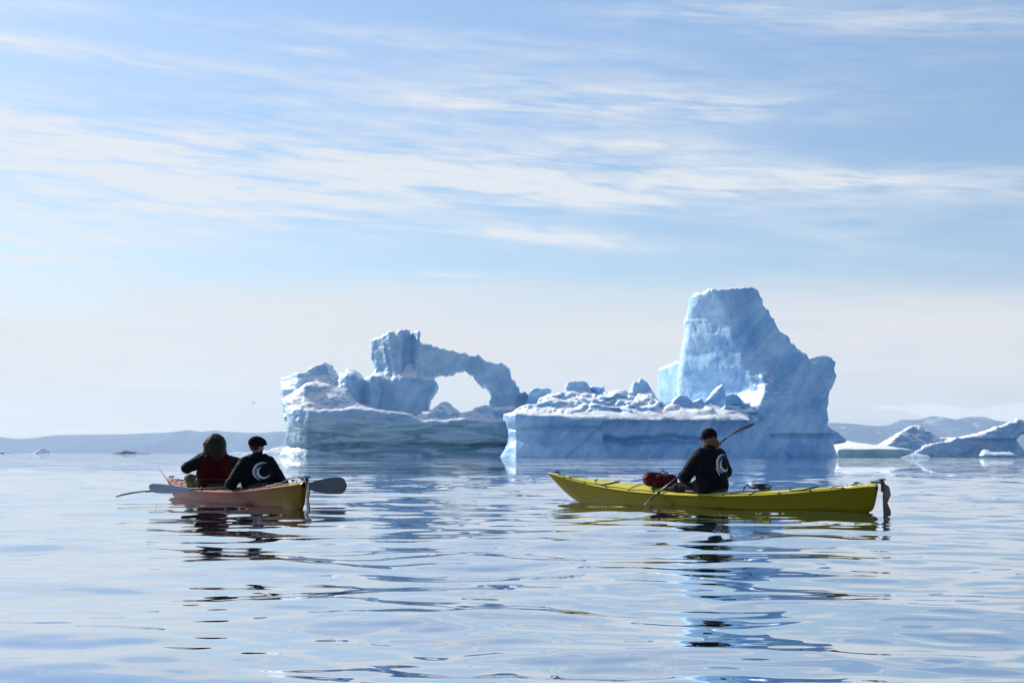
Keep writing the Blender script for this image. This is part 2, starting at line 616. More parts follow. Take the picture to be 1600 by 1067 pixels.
def berg_mesh(name, Y0, xr, yr, zr, vox, pieces, seed, amp=0.5, scl=4.0, rough_amp=0.5):
    """Solid ice sculpted as a distance field: each piece has an outline as seen from the sea, a front and a back surface, and thickness."""
    x = np.arange(xr[0], xr[1], vox)
    y = np.arange(yr[0], yr[1], vox)
    z = np.arange(zr[0], zr[1], vox)
    X, Z = np.meshgrid(x, z, indexing='ij')
    D = np.full((len(x), len(y), len(z)), 50.0, np.float32)
    yy = y[None, :, None].astype(np.float32)
    for k, p in enumerate(pieces):
        yc = Y0 + p.get('at', 0.0)
        PX, PY = pixel_of(X, np.full_like(X, yc), Z)
        mpp = yc / F
        q = p.get('edge', rough_amp)
        S = poly_sdf(PX, PY, p['poly']) * mpp
        if p.get('hole') is not None:
            S = smax(S - p.get('grow', 0.0), -poly_sdf(PX, PY, p['hole']) * mpp + 0.6, 0.6) + p.get('grow', 0.0)
        e = fbm(X / 3.2 + seed * 3 + k, Z / 3.2, np.full_like(X, seed + k * 1.37), 4, 0.6, True)
        S = S + q * 2.0 * e + - p.get('grow', 0.0) + p.get('spike', 0.0) * (0.35 - 1.6 * np.abs(vnoise(X / 0.9, Z / 5, np.full_like(X, seed + k)) - 0.5))
        yf = p['front'](PX, PY) + np.zeros_like(X)
        yb = p['back'](PX, PY) + np.zeros_like(X)
        r = p.get('relief', 1.2)
        ax, az = p.get('stretch', (9.0, 7.0))
        nf = fbm(X / ax + 31 + k, Z / az, np.full_like(X, seed + 7.7), 5, 0.55)
        nr = fbm(X / (ax * 0.45) + Z * 0.1 + k, Z / (az * 0.8), np.full_like(X, seed + 2.1), 4, 0.6, True)
        yf = Y0 + yf + r * 1.6 * nf + r * 0.7 * nr
        yb = Y0 + yb + r * 1.8 * fbm(X / 8 + 71 + k, Z / 8, np.full_like(X, seed + 3.3), 4)
        # a sloping front is further from the surface than its depth says
        gx, gz = np.gradient(yf, vox)
        gf = 1 / np.sqrt(1 + np.clip(gx ** 2 + gz ** 2, 0, 40))
        kk = p.get('round', 1.2)
        d = smax(S[:, None, :].astype(np.float32), ((yf[:, None, :] - yy) * gf[:, None, :]).astype(np.float32), kk)
        d = smax(d, (yy - yb[:, None, :]).astype(np.float32), kk)
        D = smin(D, d, p.get('blend', 0.8))
    pts, quads = surface(D, (x[0], y[0], z[0]), vox)
    for _ in range(1):
        vn = vert_normals(pts, quads)
        n1 = fbm(pts[:, 0] / scl + seed, pts[:, 1] / scl, pts[:, 2] / scl, 3, 0.55)
        n2 = fbm(pts[:, 0] / 1.5 + seed, pts[:, 1] / 1.5, pts[:, 2] / 1.1 + 5, 3, 0.6, True)
        lay = fbm(pts[:, 0] / 14, pts[:, 1] / 14, pts[:, 2] / 0.9 + seed, 2, 0.5)
        up = np.clip(vn[:, 2], 0, 1)
        pts = pts + vn * (amp * (1.3 * n1 + 0.8 * n2 * (0.5 - 0.1 * up) + 0.4 * lay * (1 - up)))[:, None]
    return quad_mesh(name, pts, quads)


def C0(v):
    return lambda px, py: v


def ramp_px(xs, ys):
    return lambda px, py: np.interp(px, xs, ys)


# ---- the arched berg on the left
c4 = crop(410, 500, 3.81)
Y_L = 425.0
HOLE = c4([(962, 512), (985, 460), (1010, 430), (1035, 388), (1015, 350), (1060, 335), (1130, 338), (1190, 312), (1240, 345), (1268, 390), (1320, 420),
           (1347, 460), (1330, 500), (1260, 520), (1190, 550), (1150, 522), (1110, 485), (1070, 480), (1010, 528), (985, 520)])
left_pieces = [
    # front wall, its left end turned away
    dict(poly=c4([(85, 900), (75, 790), (108, 700), (117, 560), (103, 470), (160, 470), (240, 512), (330, 530), (440, 524), (540, 515), (640, 525), (760, 540), (880, 556),
                  (960, 600), (1080, 590), (1190, 578), (1300, 585), (1400, 590), (1480, 590), (1530, 700), (1500, 900)]),
         front=lambda px, py: np.interp(px, [420, 436, 466, 480, 600, 800, 820], [10, 7, 1.6, 0, -1.5, 1.5, 3]) + np.interp(px, [490, 540], [0.6, 1.0]) * 2.6 * np.exp(-((py - 697 + 1.5 * np.sin(px / 17.0)) / 4.0) ** 2) - 1.6 * np.clip((py - 700) / 14, 0, 1)
         + 0.045 * np.clip(690 - py, 0, 60) + np.where(px > 520, 0.8 * np.exp(-((py - 683 - 4 * np.sin(px / 23)) / 5.0) ** 2), 0),
         back=C0(30), at=0, relief=0.9, edge=0.35, round=1.4),
    # snowy shoulder behind it
    dict(poly=c4([(112, 480), (100, 420), (55, 352), (130, 325), (200, 312), (262, 296), (300, 265), (345, 250), (368, 226), (385, 262), (410, 300), (432, 345), (470, 320),
                  (500, 296), (550, 296), (575, 330), (580, 365), (640, 380), (700, 480), (760, 560), (640, 620), (300, 640), (130, 600)]),
         front=lambda px, py: 21 + 0.15 * np.clip(600 - py, -10, 50) + np.interp(px, [424, 440, 468, 600], [14, 6, 0, 0]),
         back=C0(48), at=26, relief=3.6, stretch=(12.0, 4.5), edge=0.6, spike=0.6, round=0.8),
    # rounded snow mound in front of the shoulder
    dict(poly=c4([(103, 475), (160, 440), (215, 400), (250, 368), (310, 358), (380, 372), (440, 400), (500, 430), (545, 480), (600, 510), (660, 530), (700, 600), (200, 640)]),
         front=lambda px, py: 4.5 + 0.20 * np.clip(640 - py, -8, 50) + np.interp(px, [420, 436, 466, 480], [10, 7, 1.6, 0]),
         back=C0(36), at=14, relief=3.0, stretch=(13.0, 5.0), edge=0.3, round=1.4),
    # dark overhanging slab before the tower
    dict(poly=c4([(575, 420), (580, 350), (610, 325), (690, 330), (740, 322), (900, 318), (960, 335), (1005, 356), (1035, 386), (1012, 430), (985, 462), (968, 545), (960, 640),
                  (760, 640), (700, 560), (640, 480)]),
         front=lambda px, py: 15.7 + 0.05 * np.clip(640 - py, -10, 80) + np.interp(px, [575, 600, 628, 662], [5.5, 3.0, 0.8, 0.5]) - 1.0 * np.clip((py - 600) / 20, 0, 1) - 2.2 * np.exp(-((py - 596) / 9.0) ** 2) + np.interp(px, [560, 575, 590], [7, 2, 0]),
         back=C0(34), at=14, relief=1.3, edge=0.4, round=1.2),
    # glassy lumps between the shoulder and the tower
    dict(poly=c4([(430, 365), (455, 325), (498, 296), (548, 296), (572, 328), (600, 338), (640, 322), (695, 328), (720, 420), (690, 520), (600, 500), (520, 450), (450, 410)]),
         front=lambda px, py: 15 + np.interp(px, [520, 540, 556, 566, 580], [4, 1, 0, 3.0, 0]) + 0.05 * np.clip(620 - py, 0, 60), back=C0(36), at=16, relief=2.6, edge=0.4, round=1.4, blend=2.0),
    # tower, bridge and right leg of the arch
    dict(poly=c4([(690, 330), (676, 300), (668, 240), (655, 180), (645, 116), (668, 104), (720, 96), (755, 82), (800, 92), (822, 72), (842, 56), (846, 108), (866, 100), (896, 72), (914, 62),
                  (905, 148), (945, 148), (1000, 170), (1060, 178), (1110, 196), (1180, 206), (1235, 222), (1275, 226), (1330, 262), (1360, 282), (1410, 268), (1450, 300), (1462, 345),
                  (1480, 380), (1495, 405), (1520, 440), (1545, 458), (1560, 440), (1580, 470), (1640, 470), (1640, 720), (690, 720)]),
         hole=HOLE,
         front=lambda px, py: 16 + 0.05 * np.clip(640 - py, 0, 130) + np.interp(px, [575, 600, 628, 662, 760, 830], [6.5, 3.2, 0.3, 0.5, -1, 1]) + np.interp(px, [626, 632, 641, 650, 660], [0, 3.8, 4.6, 1.6, 0]) * np.clip((592 - py) / 26, 0, 1) + 3.0 * np.clip((py - 625) / 25, -0.4, 0),
         back=lambda px, py: np.interp(px, [575, 660, 820], [30, 27, 30]), at=18, relief=1.2, stretch=(4.5, 16.0), edge=0.55, spike=1.1, round=0.8, grow=1.1, blend=2.5),
    # rubble under the arch
    dict(poly=c4([(900, 600), (925, 560), (975, 545), (1010, 530), (1060, 482), (1110, 487), (1150, 522), (1190, 552), (1260, 524), (1330, 505), (1420, 520), (1500, 500), (1560, 560), (1560, 680), (900, 680)]),
         front=lambda px, py: 5 + 0.13 * np.clip(665 - py, -10, 60), back=C0(26), at=12, relief=2.6, edge=0.6, round=1.0),
    # low toe where the end meets the sea
    dict(poly=c4([(80, 900), (82, 815), (110, 800), (170, 785), (250, 765), (300, 768), (285, 820), (290, 900)]),
         front=lambda px, py: 0.5 + 0.5 * np.clip(714 - py, 0, 20) + np.interp(px, [430, 450, 486], [12, 5, 1]), back=C0(24), at=6, relief=0.6, edge=0.3, round=0.8),
]
me = berg_mesh('arched_iceberg', Y_L, (-68, 12), (Y_L - 8, Y_L + 52), (-3, 38), 0.32, left_pieces, 2.0, 0.55, 4.0)
tag(link('iceberg', me, None, ICE_TEAL), 'broad blue iceberg pierced by a natural arch with a jagged tower beside the hole', 'iceberg', 'large icebergs')

# ---- the towered berg on the right
c5 = crop(770, 560, 5.0)
c6 = crop(990, 430, 3.556)
Y_R = 412.0


def notch(py, at, w, depth):
    return depth * np.exp(-((py - at) / w) ** 2)


def snow_steps(px, py):
    """Snow lying in uneven drifts and steps up the shelf."""
    u = np.clip(650 - py, -8, 70)
    n = fbm(px / 46.0, py / 30.0, px * 0 + 6.0, 3, 0.5)
    return -2.0 + 0.42 * u + 0.7 * np.sin(u * 0.5 + 22 * n) * np.clip(u / 8, 0, 1) + (6.0 * fbm(px / 21.0, py / 7.0, px * 0 + 2.0, 4, 0.55) + 3.2 * fbm(px / 14.0 + py / 30.0, py / 11.0, px * 0 + 9.0, 3, 0.5, True)) * np.clip(u / 8, 0, 1)


def tower_face(px, py):
    """Two faces of the tower that meet along a wandering ridge."""
    rx = np.interp(py, [440, 466, 492, 522, 548, 576, 600, 640], [1112, 1122, 1139, 1143, 1156, 1161, 1176, 1190])
    rx = rx + 4 * fbm(py / 30.0, px * 0, px * 0 + 3.0, 4, 0.6)
    d = rx - px
    return 0.5 * (0.27 * d + 0.155 * (np.sqrt(d * d + 30.0)))


right_pieces = [
    # left block of the wall: overhanging rim, waist, flared foot
    dict(poly=c5([(20, 900), (40, 775), (85, 715), (112, 660), (122, 610), (120, 560), (104, 500), (75, 424), (200, 424), (420, 436), (600, 446), (760, 452), (880, 452), (872, 500), (862, 560),
                  (875, 640), (900, 710), (945, 790), (960, 900)]),
         front=lambda px, py: -4.5 + notch(py, 669, 3.5, 1.6) + 1.6 * np.exp(-((py - 680) / 12.0) ** 2) - 2.2 * np.clip((py - 690) / 26, 0, 1) + np.interp(px, [778, 790, 806, 830], [13, 5, 1, 0])
         + np.where(py > 660, 1.6 / (1 + np.exp(-(px - (884 + (714 - py) * 1.12)) / 1.2)), 0),
         back=C0(26), at=-4, relief=0.55, edge=0.12, round=1.2),
    # recessed wall to its right, running to the skirt of the tower
    dict(poly=c5([(840, 900), (840, 460), (920, 452), (1060, 440), (1250, 432), (1420, 426), (1520, 418), (1600, 396), (1720, 390), (1720, 900)]) ,
         front=lambda px, py: -1.2 + notch(py, 687 + 2.0 * np.sin(px / 19.0) + 1.2 * np.sin(px / 7.3), 5.0, 2.6) - 1.5 * np.clip((py - 690) / 24, 0, 1) + np.interp(px, [940, 960, 1080, 1110], [0.8, 0, -0.6, -2.0]) + 0.03 * np.clip(690 - py, 0, 60)
         + 1.6 * np.exp(-((px - (1084 + (714 - py) * 0.62)) / 2.6) ** 2),
         back=C0(28), at=0, relief=0.7, edge=0.2, round=1.6),
    # snowfield on top
    dict(poly=c5([(70, 470), (120, 424), (155, 412), (200, 372), (262, 352), (345, 352), (358, 305), (430, 268), (500, 262), (550, 246), (650, 238), (750, 238), (800, 262), (870, 285),
                  (885, 255), (960, 240), (1000, 230), (1060, 240), (1130, 250), (1250, 244), (1282, 295), (1330, 345), (1450, 345), (1600, 345), (1720, 342), (1900, 348), (1960, 385), (1960, 500), (70, 500)]),
         front=lambda px, py: snow_steps(px, py) + np.interp(px, [780, 800, 830], [10, 3, 0]),
         back=C0(34), at=10, relief=3.5, stretch=(20.0, 6.0), edge=0.5, round=1.0),
    # broken blocks standing on it
    dict(poly=c5([(560, 300), (570, 180), (600, 172), (650, 178), (690, 172), (735, 185), (752, 240), (760, 300)]), front=C0(17), back=C0(27), at=18, relief=1.4, edge=0.45, spike=0.6, round=0.4),
    dict(poly=c5([(750, 320), (762, 208), (800, 202), (870, 212), (882, 250), (880, 320)]), front=lambda px, py: 19 + (925 + 22 - px) * 0.2, back=C0(30), at=20, relief=1.4, edge=0.45, spike=0.5, round=0.4),
    dict(poly=c5([(260, 380), (272, 280), (300, 240), (350, 226), (430, 224), (470, 235), (466, 270), (400, 330), (360, 380)]), front=C0(20), back=C0(30), at=21, relief=1.6, edge=0.5, round=0.4),
    dict(poly=c5([(1060, 330), (1076, 245), (1095, 180), (1120, 152), (1134, 190), (1152, 145), (1180, 158), (1205, 192), (1250, 246), (1300, 330)]), front=C0(14), back=C0(26), at=16, relief=1.8, edge=0.5, spike=0.7, round=0.4),
    # pale block behind
    dict(poly=c6([(100, 760), (80, 620), (68, 560), (76, 512), (108, 470), (150, 484), (192, 490), (230, 474), (262, 458), (285, 470), (330, 560), (330, 760)]),
         front=lambda px, py: 33 + (1075 - px) * 0.45, back=C0(52), at=28, relief=0.9, edge=0.3, round=0.9),
    # the tower: a ridge runs down its face, the left side turned to the light
    dict(poly=c6([(285, 800), (284, 640), (288, 540), (302, 400), (320, 250), (342, 112), (362, 82), (410, 72), (460, 64), (500, 70), (540, 60), (600, 64), (655, 60), (686, 84), (690, 110), (710, 128),
                  (716, 172), (736, 188), (742, 215), (774, 244), (782, 275), (810, 322), (848, 346), (856, 378), (890, 405), (920, 434), (940, 440), (952, 470), (968, 487), (990, 482), (1006, 456),
                  (1040, 448), (1072, 466), (1090, 492), (1088, 545), (1096, 570), (1082, 610), (1056, 655), (1048, 700), (1036, 740), (1036, 800)]),
         front=lambda px, py: 7.5 + 0.03 * np.clip(640 - py, -20, 200)
         + tower_face(px, py),
         back=lambda px, py: 36 - 0.03 * np.clip(640 - py, 0, 200), at=12, relief=1.3, edge=0.5, spike=0.6, round=1.2, blend=0.6),
    # skirt: smooth mass in front of the tower that spreads into the sea
    dict(poly=c6([(560, 1200), (590, 735), (620, 702), (660, 668), (690, 640), (688, 560), (715, 535), (742, 528), (790, 540), (880, 520), (980, 520), (1060, 560), (1090, 575), (1080, 612), (1052, 660), (1036, 740),
                  (1062, 790), (1105, 838), (1190, 872), (1240, 908), (1215, 926), (1140, 940), (1152, 975), (1160, 1020), (1166, 1200)]),
         front=lambda px, py: np.interp(py, [500, 560, 583, 606, 635, 675, 700], [11, 8.5, 6.2, 3.6, 0.6, -2.5, -3.5]) + np.where(px > 1185, notch(py, 681, 3.0, 2.0), 0) - 2.4 * np.clip((py - 684) / 22, 0, 1)
         + np.interp(px - np.interp(py, [530, 560, 600, 650, 700], [4, -4, 0, -14, -30]) + 2.5 * np.sin(py / 9.0), [1150, 1178, 1200, 1240], [6, 5, 0, 0]) + np.interp(px, [1240, 1290, 1320], [0, 3, 9])
         + 1.5 / (1 + np.exp((px - (1196 + (py - 660) * 0.62)) / 1.5)) * (py > 645),
         back=C0(26), at=-1, relief=1.0, edge=0.2, round=2.2, blend=4.0),
    dict(poly=c6([(310, 1200), (330, 1000), (372, 900), (430, 740), (600, 735), (720, 830), (830, 960), (860, 1010), (860, 1200)]),
         front=lambda px, py: -5.0 + 0.09 * np.clip(714 - py, 0, 90) + np.interp(px, [1085, 1110, 1140], [3, 1, 0]), back=C0(14), at=-5, relief=0.7, edge=0.2, round=2.0, blend=1.5),
    # little white pinnacles before the tower
    dict(poly=c6([(405, 720), (414, 684), (440, 655), (470, 622), (494, 604), (508, 640), (510, 720)]), front=lambda px, py: 2.5 + (1134 - px) * 0.16, back=C0(11), at=5, relief=1.2, edge=0.35, round=0.4),
    dict(poly=c6([(500, 720), (512, 682), (540, 656), (570, 660), (600, 690), (610, 720)]), front=C0(3), back=C0(10), at=5, relief=1.2, edge=0.35, round=0.4),
    dict(poly=c6([(205, 720), (216, 690), (250, 664), (290, 668), (322, 700), (380, 680), (390, 720)]), front=C0(6), back=C0(16), at=9, relief=1.3, edge=0.4, round=0.4),
]
me = berg_mesh('towered_iceberg', Y_R, (-6, 90), (Y_R - 10, Y_R + 50), (-3, 50), 0.32, right_pieces, 5.0, 0.38, 4.0)
tag(link('iceberg', me, None, ICE), 'long pale blue iceberg with a tall square tower and a flat snowy shelf', 'iceberg', 'large icebergs')

# ---- low ice on the right
c7 = crop(1280, 600, 5.0)
floe = [dict(poly=c7([(30, 620), (40, 485), (160, 470), (220, 455), (285, 438), (330, 452), (400, 465), (500, 482), (580, 500), (640, 520), (600, 548), (520, 565), (500, 620)]),
             front=lambda px, py: -4 + 2.2 * np.clip(700 - py, -2, 14) + np.interp(px, [1285, 1340, 1380, 1410], [1, 0, 0, 4]), back=C0(34), at=12, relief=0.8, edge=0.15, round=1.0)]
me = berg_mesh('low_iceberg', 470.0, (86, 124), (462, 508), (-2, 9), 0.3, floe, 8.0, 0.3, 3.0)
tag(link('iceberg', me, None, ice_material('ice_green', (0.24, 0.42, 0.46), (0.46, 0.62, 0.66), snow_from=1.0)), 'low flat floe with a white top and greenish side next to the towered berg', 'iceberg', 'low ice on the right')
Y_F = 640.0
far = [
    dict(poly=c7([(490, 640), (500, 475), (540, 440), (600, 400), (650, 365), (700, 330), (740, 310), (790, 320), (830, 345), (880, 370), (930, 405), (1000, 420), (1060, 470), (1160, 520), (1160, 640)]),
         front=lambda px, py: 6 + 0.11 * np.clip(690 - py, -10, 50), back=lambda px, py: 9.5 + 0.11 * np.clip(690 - py, -10, 50) + 0.5 * np.clip(py - 668, 0, 60), at=10, spike=0.8, relief=6, stretch=(11.0, 7.0), edge=0.6, round=1.2),
    dict(poly=c7([(680, 640), (720, 520), (820, 470), (900, 452), (1000, 430), (1100, 412), (1200, 395), (1290, 360), (1350, 340), (1420, 318), (1480, 290), (1540, 276), (1640, 280), (1720, 300), (1760, 350),
                  (1700, 380), (1575, 398), (1545, 425), (1570, 470), (1600, 540), (1640, 640)]),
         front=lambda px, py: 0 + 0.05 * np.clip(700 - py, -5, 60) + 3.4 * np.clip((px - 1496) / 30, 0, 1) * np.clip((py - 684) / 4, 0, 1), back=lambda px, py: 7 + 0.4 * np.clip(py - 662, 0, 60), at=6, spike=0.6, relief=2.4, edge=0.8, round=1.2),
]
me = berg_mesh('ridged_iceberg', Y_F, (120, 255), (Y_F - 6, Y_F + 46), (-3, 24), 0.5, far, 11.0, 0.6, 5.0)
tag(link('iceberg', me, None, ICE_FAR), 'rugged iceberg with a snowy peak and a long arm rising to the right', 'iceberg', 'low ice on the right')


def small_ice(Y0, outline, depth, mat, label, group, seed, vox=0.25, relief=0.5, slope=0.5):
    xs = [ray_point(p[0], 700, Y0).x for p in outline]
    zs = [ray_point(p[0], p[1], Y0).z for p in outline]
    base = max(p[1] for p in outline)
    pc = [dict(poly=list(outline), front=lambda px, py: slope * np.clip(base - py, -3, 40), back=C0(depth), at=depth * 0.3, relief=relief, edge=vox, round=vox * 2.5)]
    m_ = berg_mesh('ice', Y0, (min(xs) - 3 * vox - 1, max(xs) + 3 * vox + 1), (Y0 - 4 * vox - 1, Y0 + depth + 4 * vox + 1), (max(-2.5, min(zs) - 3 * vox), max(zs) + 4 * vox + 1), vox, pc, seed, vox * 0.9, vox * 7, vox * 0.5)
    return tag(link('iceberg', m_, None, mat), label, 'iceberg', group)


small_ice(540, c7([(535, 580), (545, 560), (660, 545), (690, 532), (740, 530), (800, 545), (860, 556), (870, 580)]), 8, ICE_PALE, 'thin white slab of ice awash at the foot of the rugged peak', 'low ice on the right', 21)
small_ice(560, c7([(1270, 560), (1285, 525), (1310, 505), (1345, 512), (1360, 530), (1440, 528), (1520, 532), (1540, 560)]), 6, ICE_PALE, 'small white knob of ice floating below the raised arm', 'low ice on the right', 22)

# ---- ice far off to the left
cl = crop(0, 680, 12.3)
small_ice(1500, cl([(-60, 430), (-60, 330), (-20, 300), (20, 310), (55, 345), (66, 400), (70, 430)]), 18, ICE_FAR, 'dark blue lump of far ice cut by the left edge of the view', 'far ice on the left', 31, 0.5, 1.5, 0.6)
small_ice(1500, cl([(84, 430), (90, 370), (118, 325), (160, 325), (215, 350), (245, 375), (275, 385), (285, 430)]), 18, ICE_FAR, 'small grey blue wedge of far ice at the left edge', 'far ice on the left', 32, 0.5, 1.5, 0.6)
small_ice(1550, cl([(505, 430), (515, 350), (590, 335), (650, 320), (715, 295), (745, 250), (790, 248), (810, 290), (850, 295), (880, 335), (930, 355), (1010, 372), (1100, 374), (1190, 362), (1205, 378), (1200, 430)]), 24, ICE_PALE,
          'far white iceberg with a knob in the middle and a flat tail', 'far ice on the left', 33, 0.5, 1.6, 0.6)
cs = crop(160, 690, 16.0)
small_ice(1700, cs([(180, 360), (200, 322), (270, 290), (330, 270), (430, 262), (510, 245), (550, 215), (600, 228), (640, 240), (760, 244), (800, 285), (850, 315), (860, 360)]), 22, ICE_DIRTY,
          'dark dirty far iceberg with a flat stepped top', 'far ice on the left', 34, 0.5, 1.0, 0.5)
small_ice(1720, cs([(880, 360), (890, 288), (1150, 288), (1155, 360)]), 16, ICE_DIRTY, 'thin low grey strip of far ice right of the dark berg', 'far ice on the left', 35, 0.4, 0.4, 0.3)
c8 = crop(0, 640, 3.636)
small_ice(1800, c8([(445, 275), (450, 251), (475, 247), (500, 252), (503, 275)]), 12, ICE_FAR, 'faint low sliver of ice between two far bergs', 'far ice on the left', 36, 0.4, 0.5, 0.4)
small_ice(1800, c8([(965, 275), (970, 254), (982, 248), (992, 256), (996, 275)]), 10, ICE_FAR, 'tiny speck of far ice left of the hooded paddler', 'far ice on the left', 37, 0.4, 0.5, 0.4)
small_ice(900, [(352, 720), (356, 708), (366, 706), (378, 707), (392, 705), (404, 702), (414, 704), (424, 699), (436, 697), (450, 700), (460, 720)], 20, ICE_PALE,
          'rubbly low ice behind the flat capped paddler beside the arched berg', 'far ice on the left', 38, 0.4, 2.0, 0.8)


# ------------------------------------------------------------------ kayaks
def tube(pts, r, seg=8, closed=False, r2=None):
    """Round bar through points -> verts, faces; r may be one number or one per point."""
    P = [Vector(p) for p in pts]
    n = len(P)
    rs = r if isinstance(r, (list, tuple)) else [r] * n
    vs, fs = [], []
    up = Vector((0, 0, 1))
    prev = None
    for i in range(n):
        a = P[(i - 1) % n] if (closed or i > 0) else P[i]
        b = P[(i + 1) % n] if (closed or i < n - 1) else P[i]
        t = (b - a).normalized()
        s = t.cross(up if abs(t.z) < 0.95 else Vector((1, 0, 0))) if prev is None else (prev - t * prev.dot(t))
        s.normalize()
        prev = s
        q = t.cross(s)
        for k in range(seg):
            an = 2 * math.pi * k / seg
            vs.append(P[i] + s * math.cos(an) * rs[i] + q * math.sin(an) * rs[i])
    m = n if closed else n - 1
    for i in range(m):
        j = (i + 1) % n
        for k in range(seg):
            l = (k + 1) % seg
            fs.append((i * seg + k, i * seg + l, j * seg + l, j * seg + k))
    if not closed:
        fs.append(tuple(range(seg))[::-1])
        fs.append(tuple(range((n - 1) * seg, n * seg)))
    return vs, fs


def join(*parts):
    vs, fs = [], []
    for v, f in parts:
        o = len(vs)
        vs += list(v)
        fs += [tuple(i + o for i in q) for q in f]
    return vs, fs


def box(c, s, bev=0.0):
    bm = bmesh.new()
    bmesh.ops.create_cube(bm, size=1.0)
    bmesh.ops.transform(bm, matrix=Matrix.Translation(c) @ Matrix.Diagonal((*s, 1)), verts=bm.verts)
    if bev:
        bmesh.ops.bevel(bm, geom=bm.edges[:], offset=bev, segments=2, affect='EDGES', profile=0.5)
    bm.verts.index_update()
    vs = [v.co.copy() for v in bm.verts]
    fs = [tuple(v.index for v in f.verts) for f in bm.faces]
    bm.free()
    return vs, fs


def plate(outline, thick):
    """A flat outline in x, z given thickness along y, its edges slightly rounded."""
    bm = bmesh.new()
    f = bm.faces.new([bm.verts.new((x, -thick / 2, z)) for x, z in outline])
    r = bmesh.ops.extrude_face_region(bm, geom=[f])
    bmesh.ops.translate(bm, vec=(0, thick, 0), verts=[v for v in r['geom'] if isinstance(v, bmesh.types.BMVert)])
    bmesh.ops.recalc_face_normals(bm, faces=bm.faces)
    bmesh.ops.bevel(bm, geom=[e for e in bm.edges], offset=thick * 0.22, segments=2, affect='EDGES', profile=0.5)
    bm.verts.index_update()
    vs = [v.co.copy() for v in bm.verts]
    fs = [tuple(v.index for v in q.verts) for q in bm.faces]
    bm.free()
    return vs, fs


def plastic(name, c1, c2=None, x0=0.0, x1=1.0, rough=0.28):
    """Roto-moulded plastic with scuffs; c2 is the colour it runs into along the boat."""
    m, t, b = material(name, c1, rough)
    co = t.n('ShaderNodeTexCoord').outputs['Object']
    px_ = t.sep(co)[0]
    nz = t.noise(co, 3.0, 5.0, 0.6, 0.3)
    col = c1
    if c2:
        col = t.mix(t.ramp(t.m('ADD', px_, t.m('MULTIPLY', nz, 0.5)), x0, x1), c1, c2)
    scr = t.noise(t.scaled(co, (0.6, 9.0, 14.0)), 4.0, 5.0, 0.65, 0.6)
    worn = t.ramp(scr, 0.64, 0.78)
    col2 = t.mix(t.m('MULTIPLY', worn, 0.2), col, (0.40, 0.34, 0.2))
    t.put(b.inputs['Base Color'], col2)
    t.put(b.inputs['Roughness'], t.m('MULTIPLY_ADD', nz, 0.22, rough - 0.04))
    b.inputs['IOR'].default_value = 1.16
    b.inputs['Specular IOR Level'].default_value = 0.3
    bump(t, b, t.m('ADD', t.noise(co, 9.0, 3.0, 0.5), t.m('MULTIPLY', scr, 0.2)), 0.12, 0.02)
    return m


BLACK, _t, _b = material('black_rubber', (0.012, 0.012, 0.013), 0.55)
ROPE, _t, _b = material('black_cord', (0.02, 0.02, 0.022), 0.8)
NEOPRENE, _t, _b = material('neoprene', (0.012, 0.013, 0.016), 0.75)
bump(_t, _b, _t.noise(None, 60.0, 3.0), 0.2, 0.01)
METAL, _t, _b = material('brushed_metal', (0.5, 0.5, 0.52), 0.35, Metallic=1.0)
DARK_PRINT, _t, _b = material('dark_print', (0.03, 0.025, 0.03), 0.5)
PALE_PRINT, _t, _b = material('pale_print', (0.55, 0.55, 0.58), 0.5)


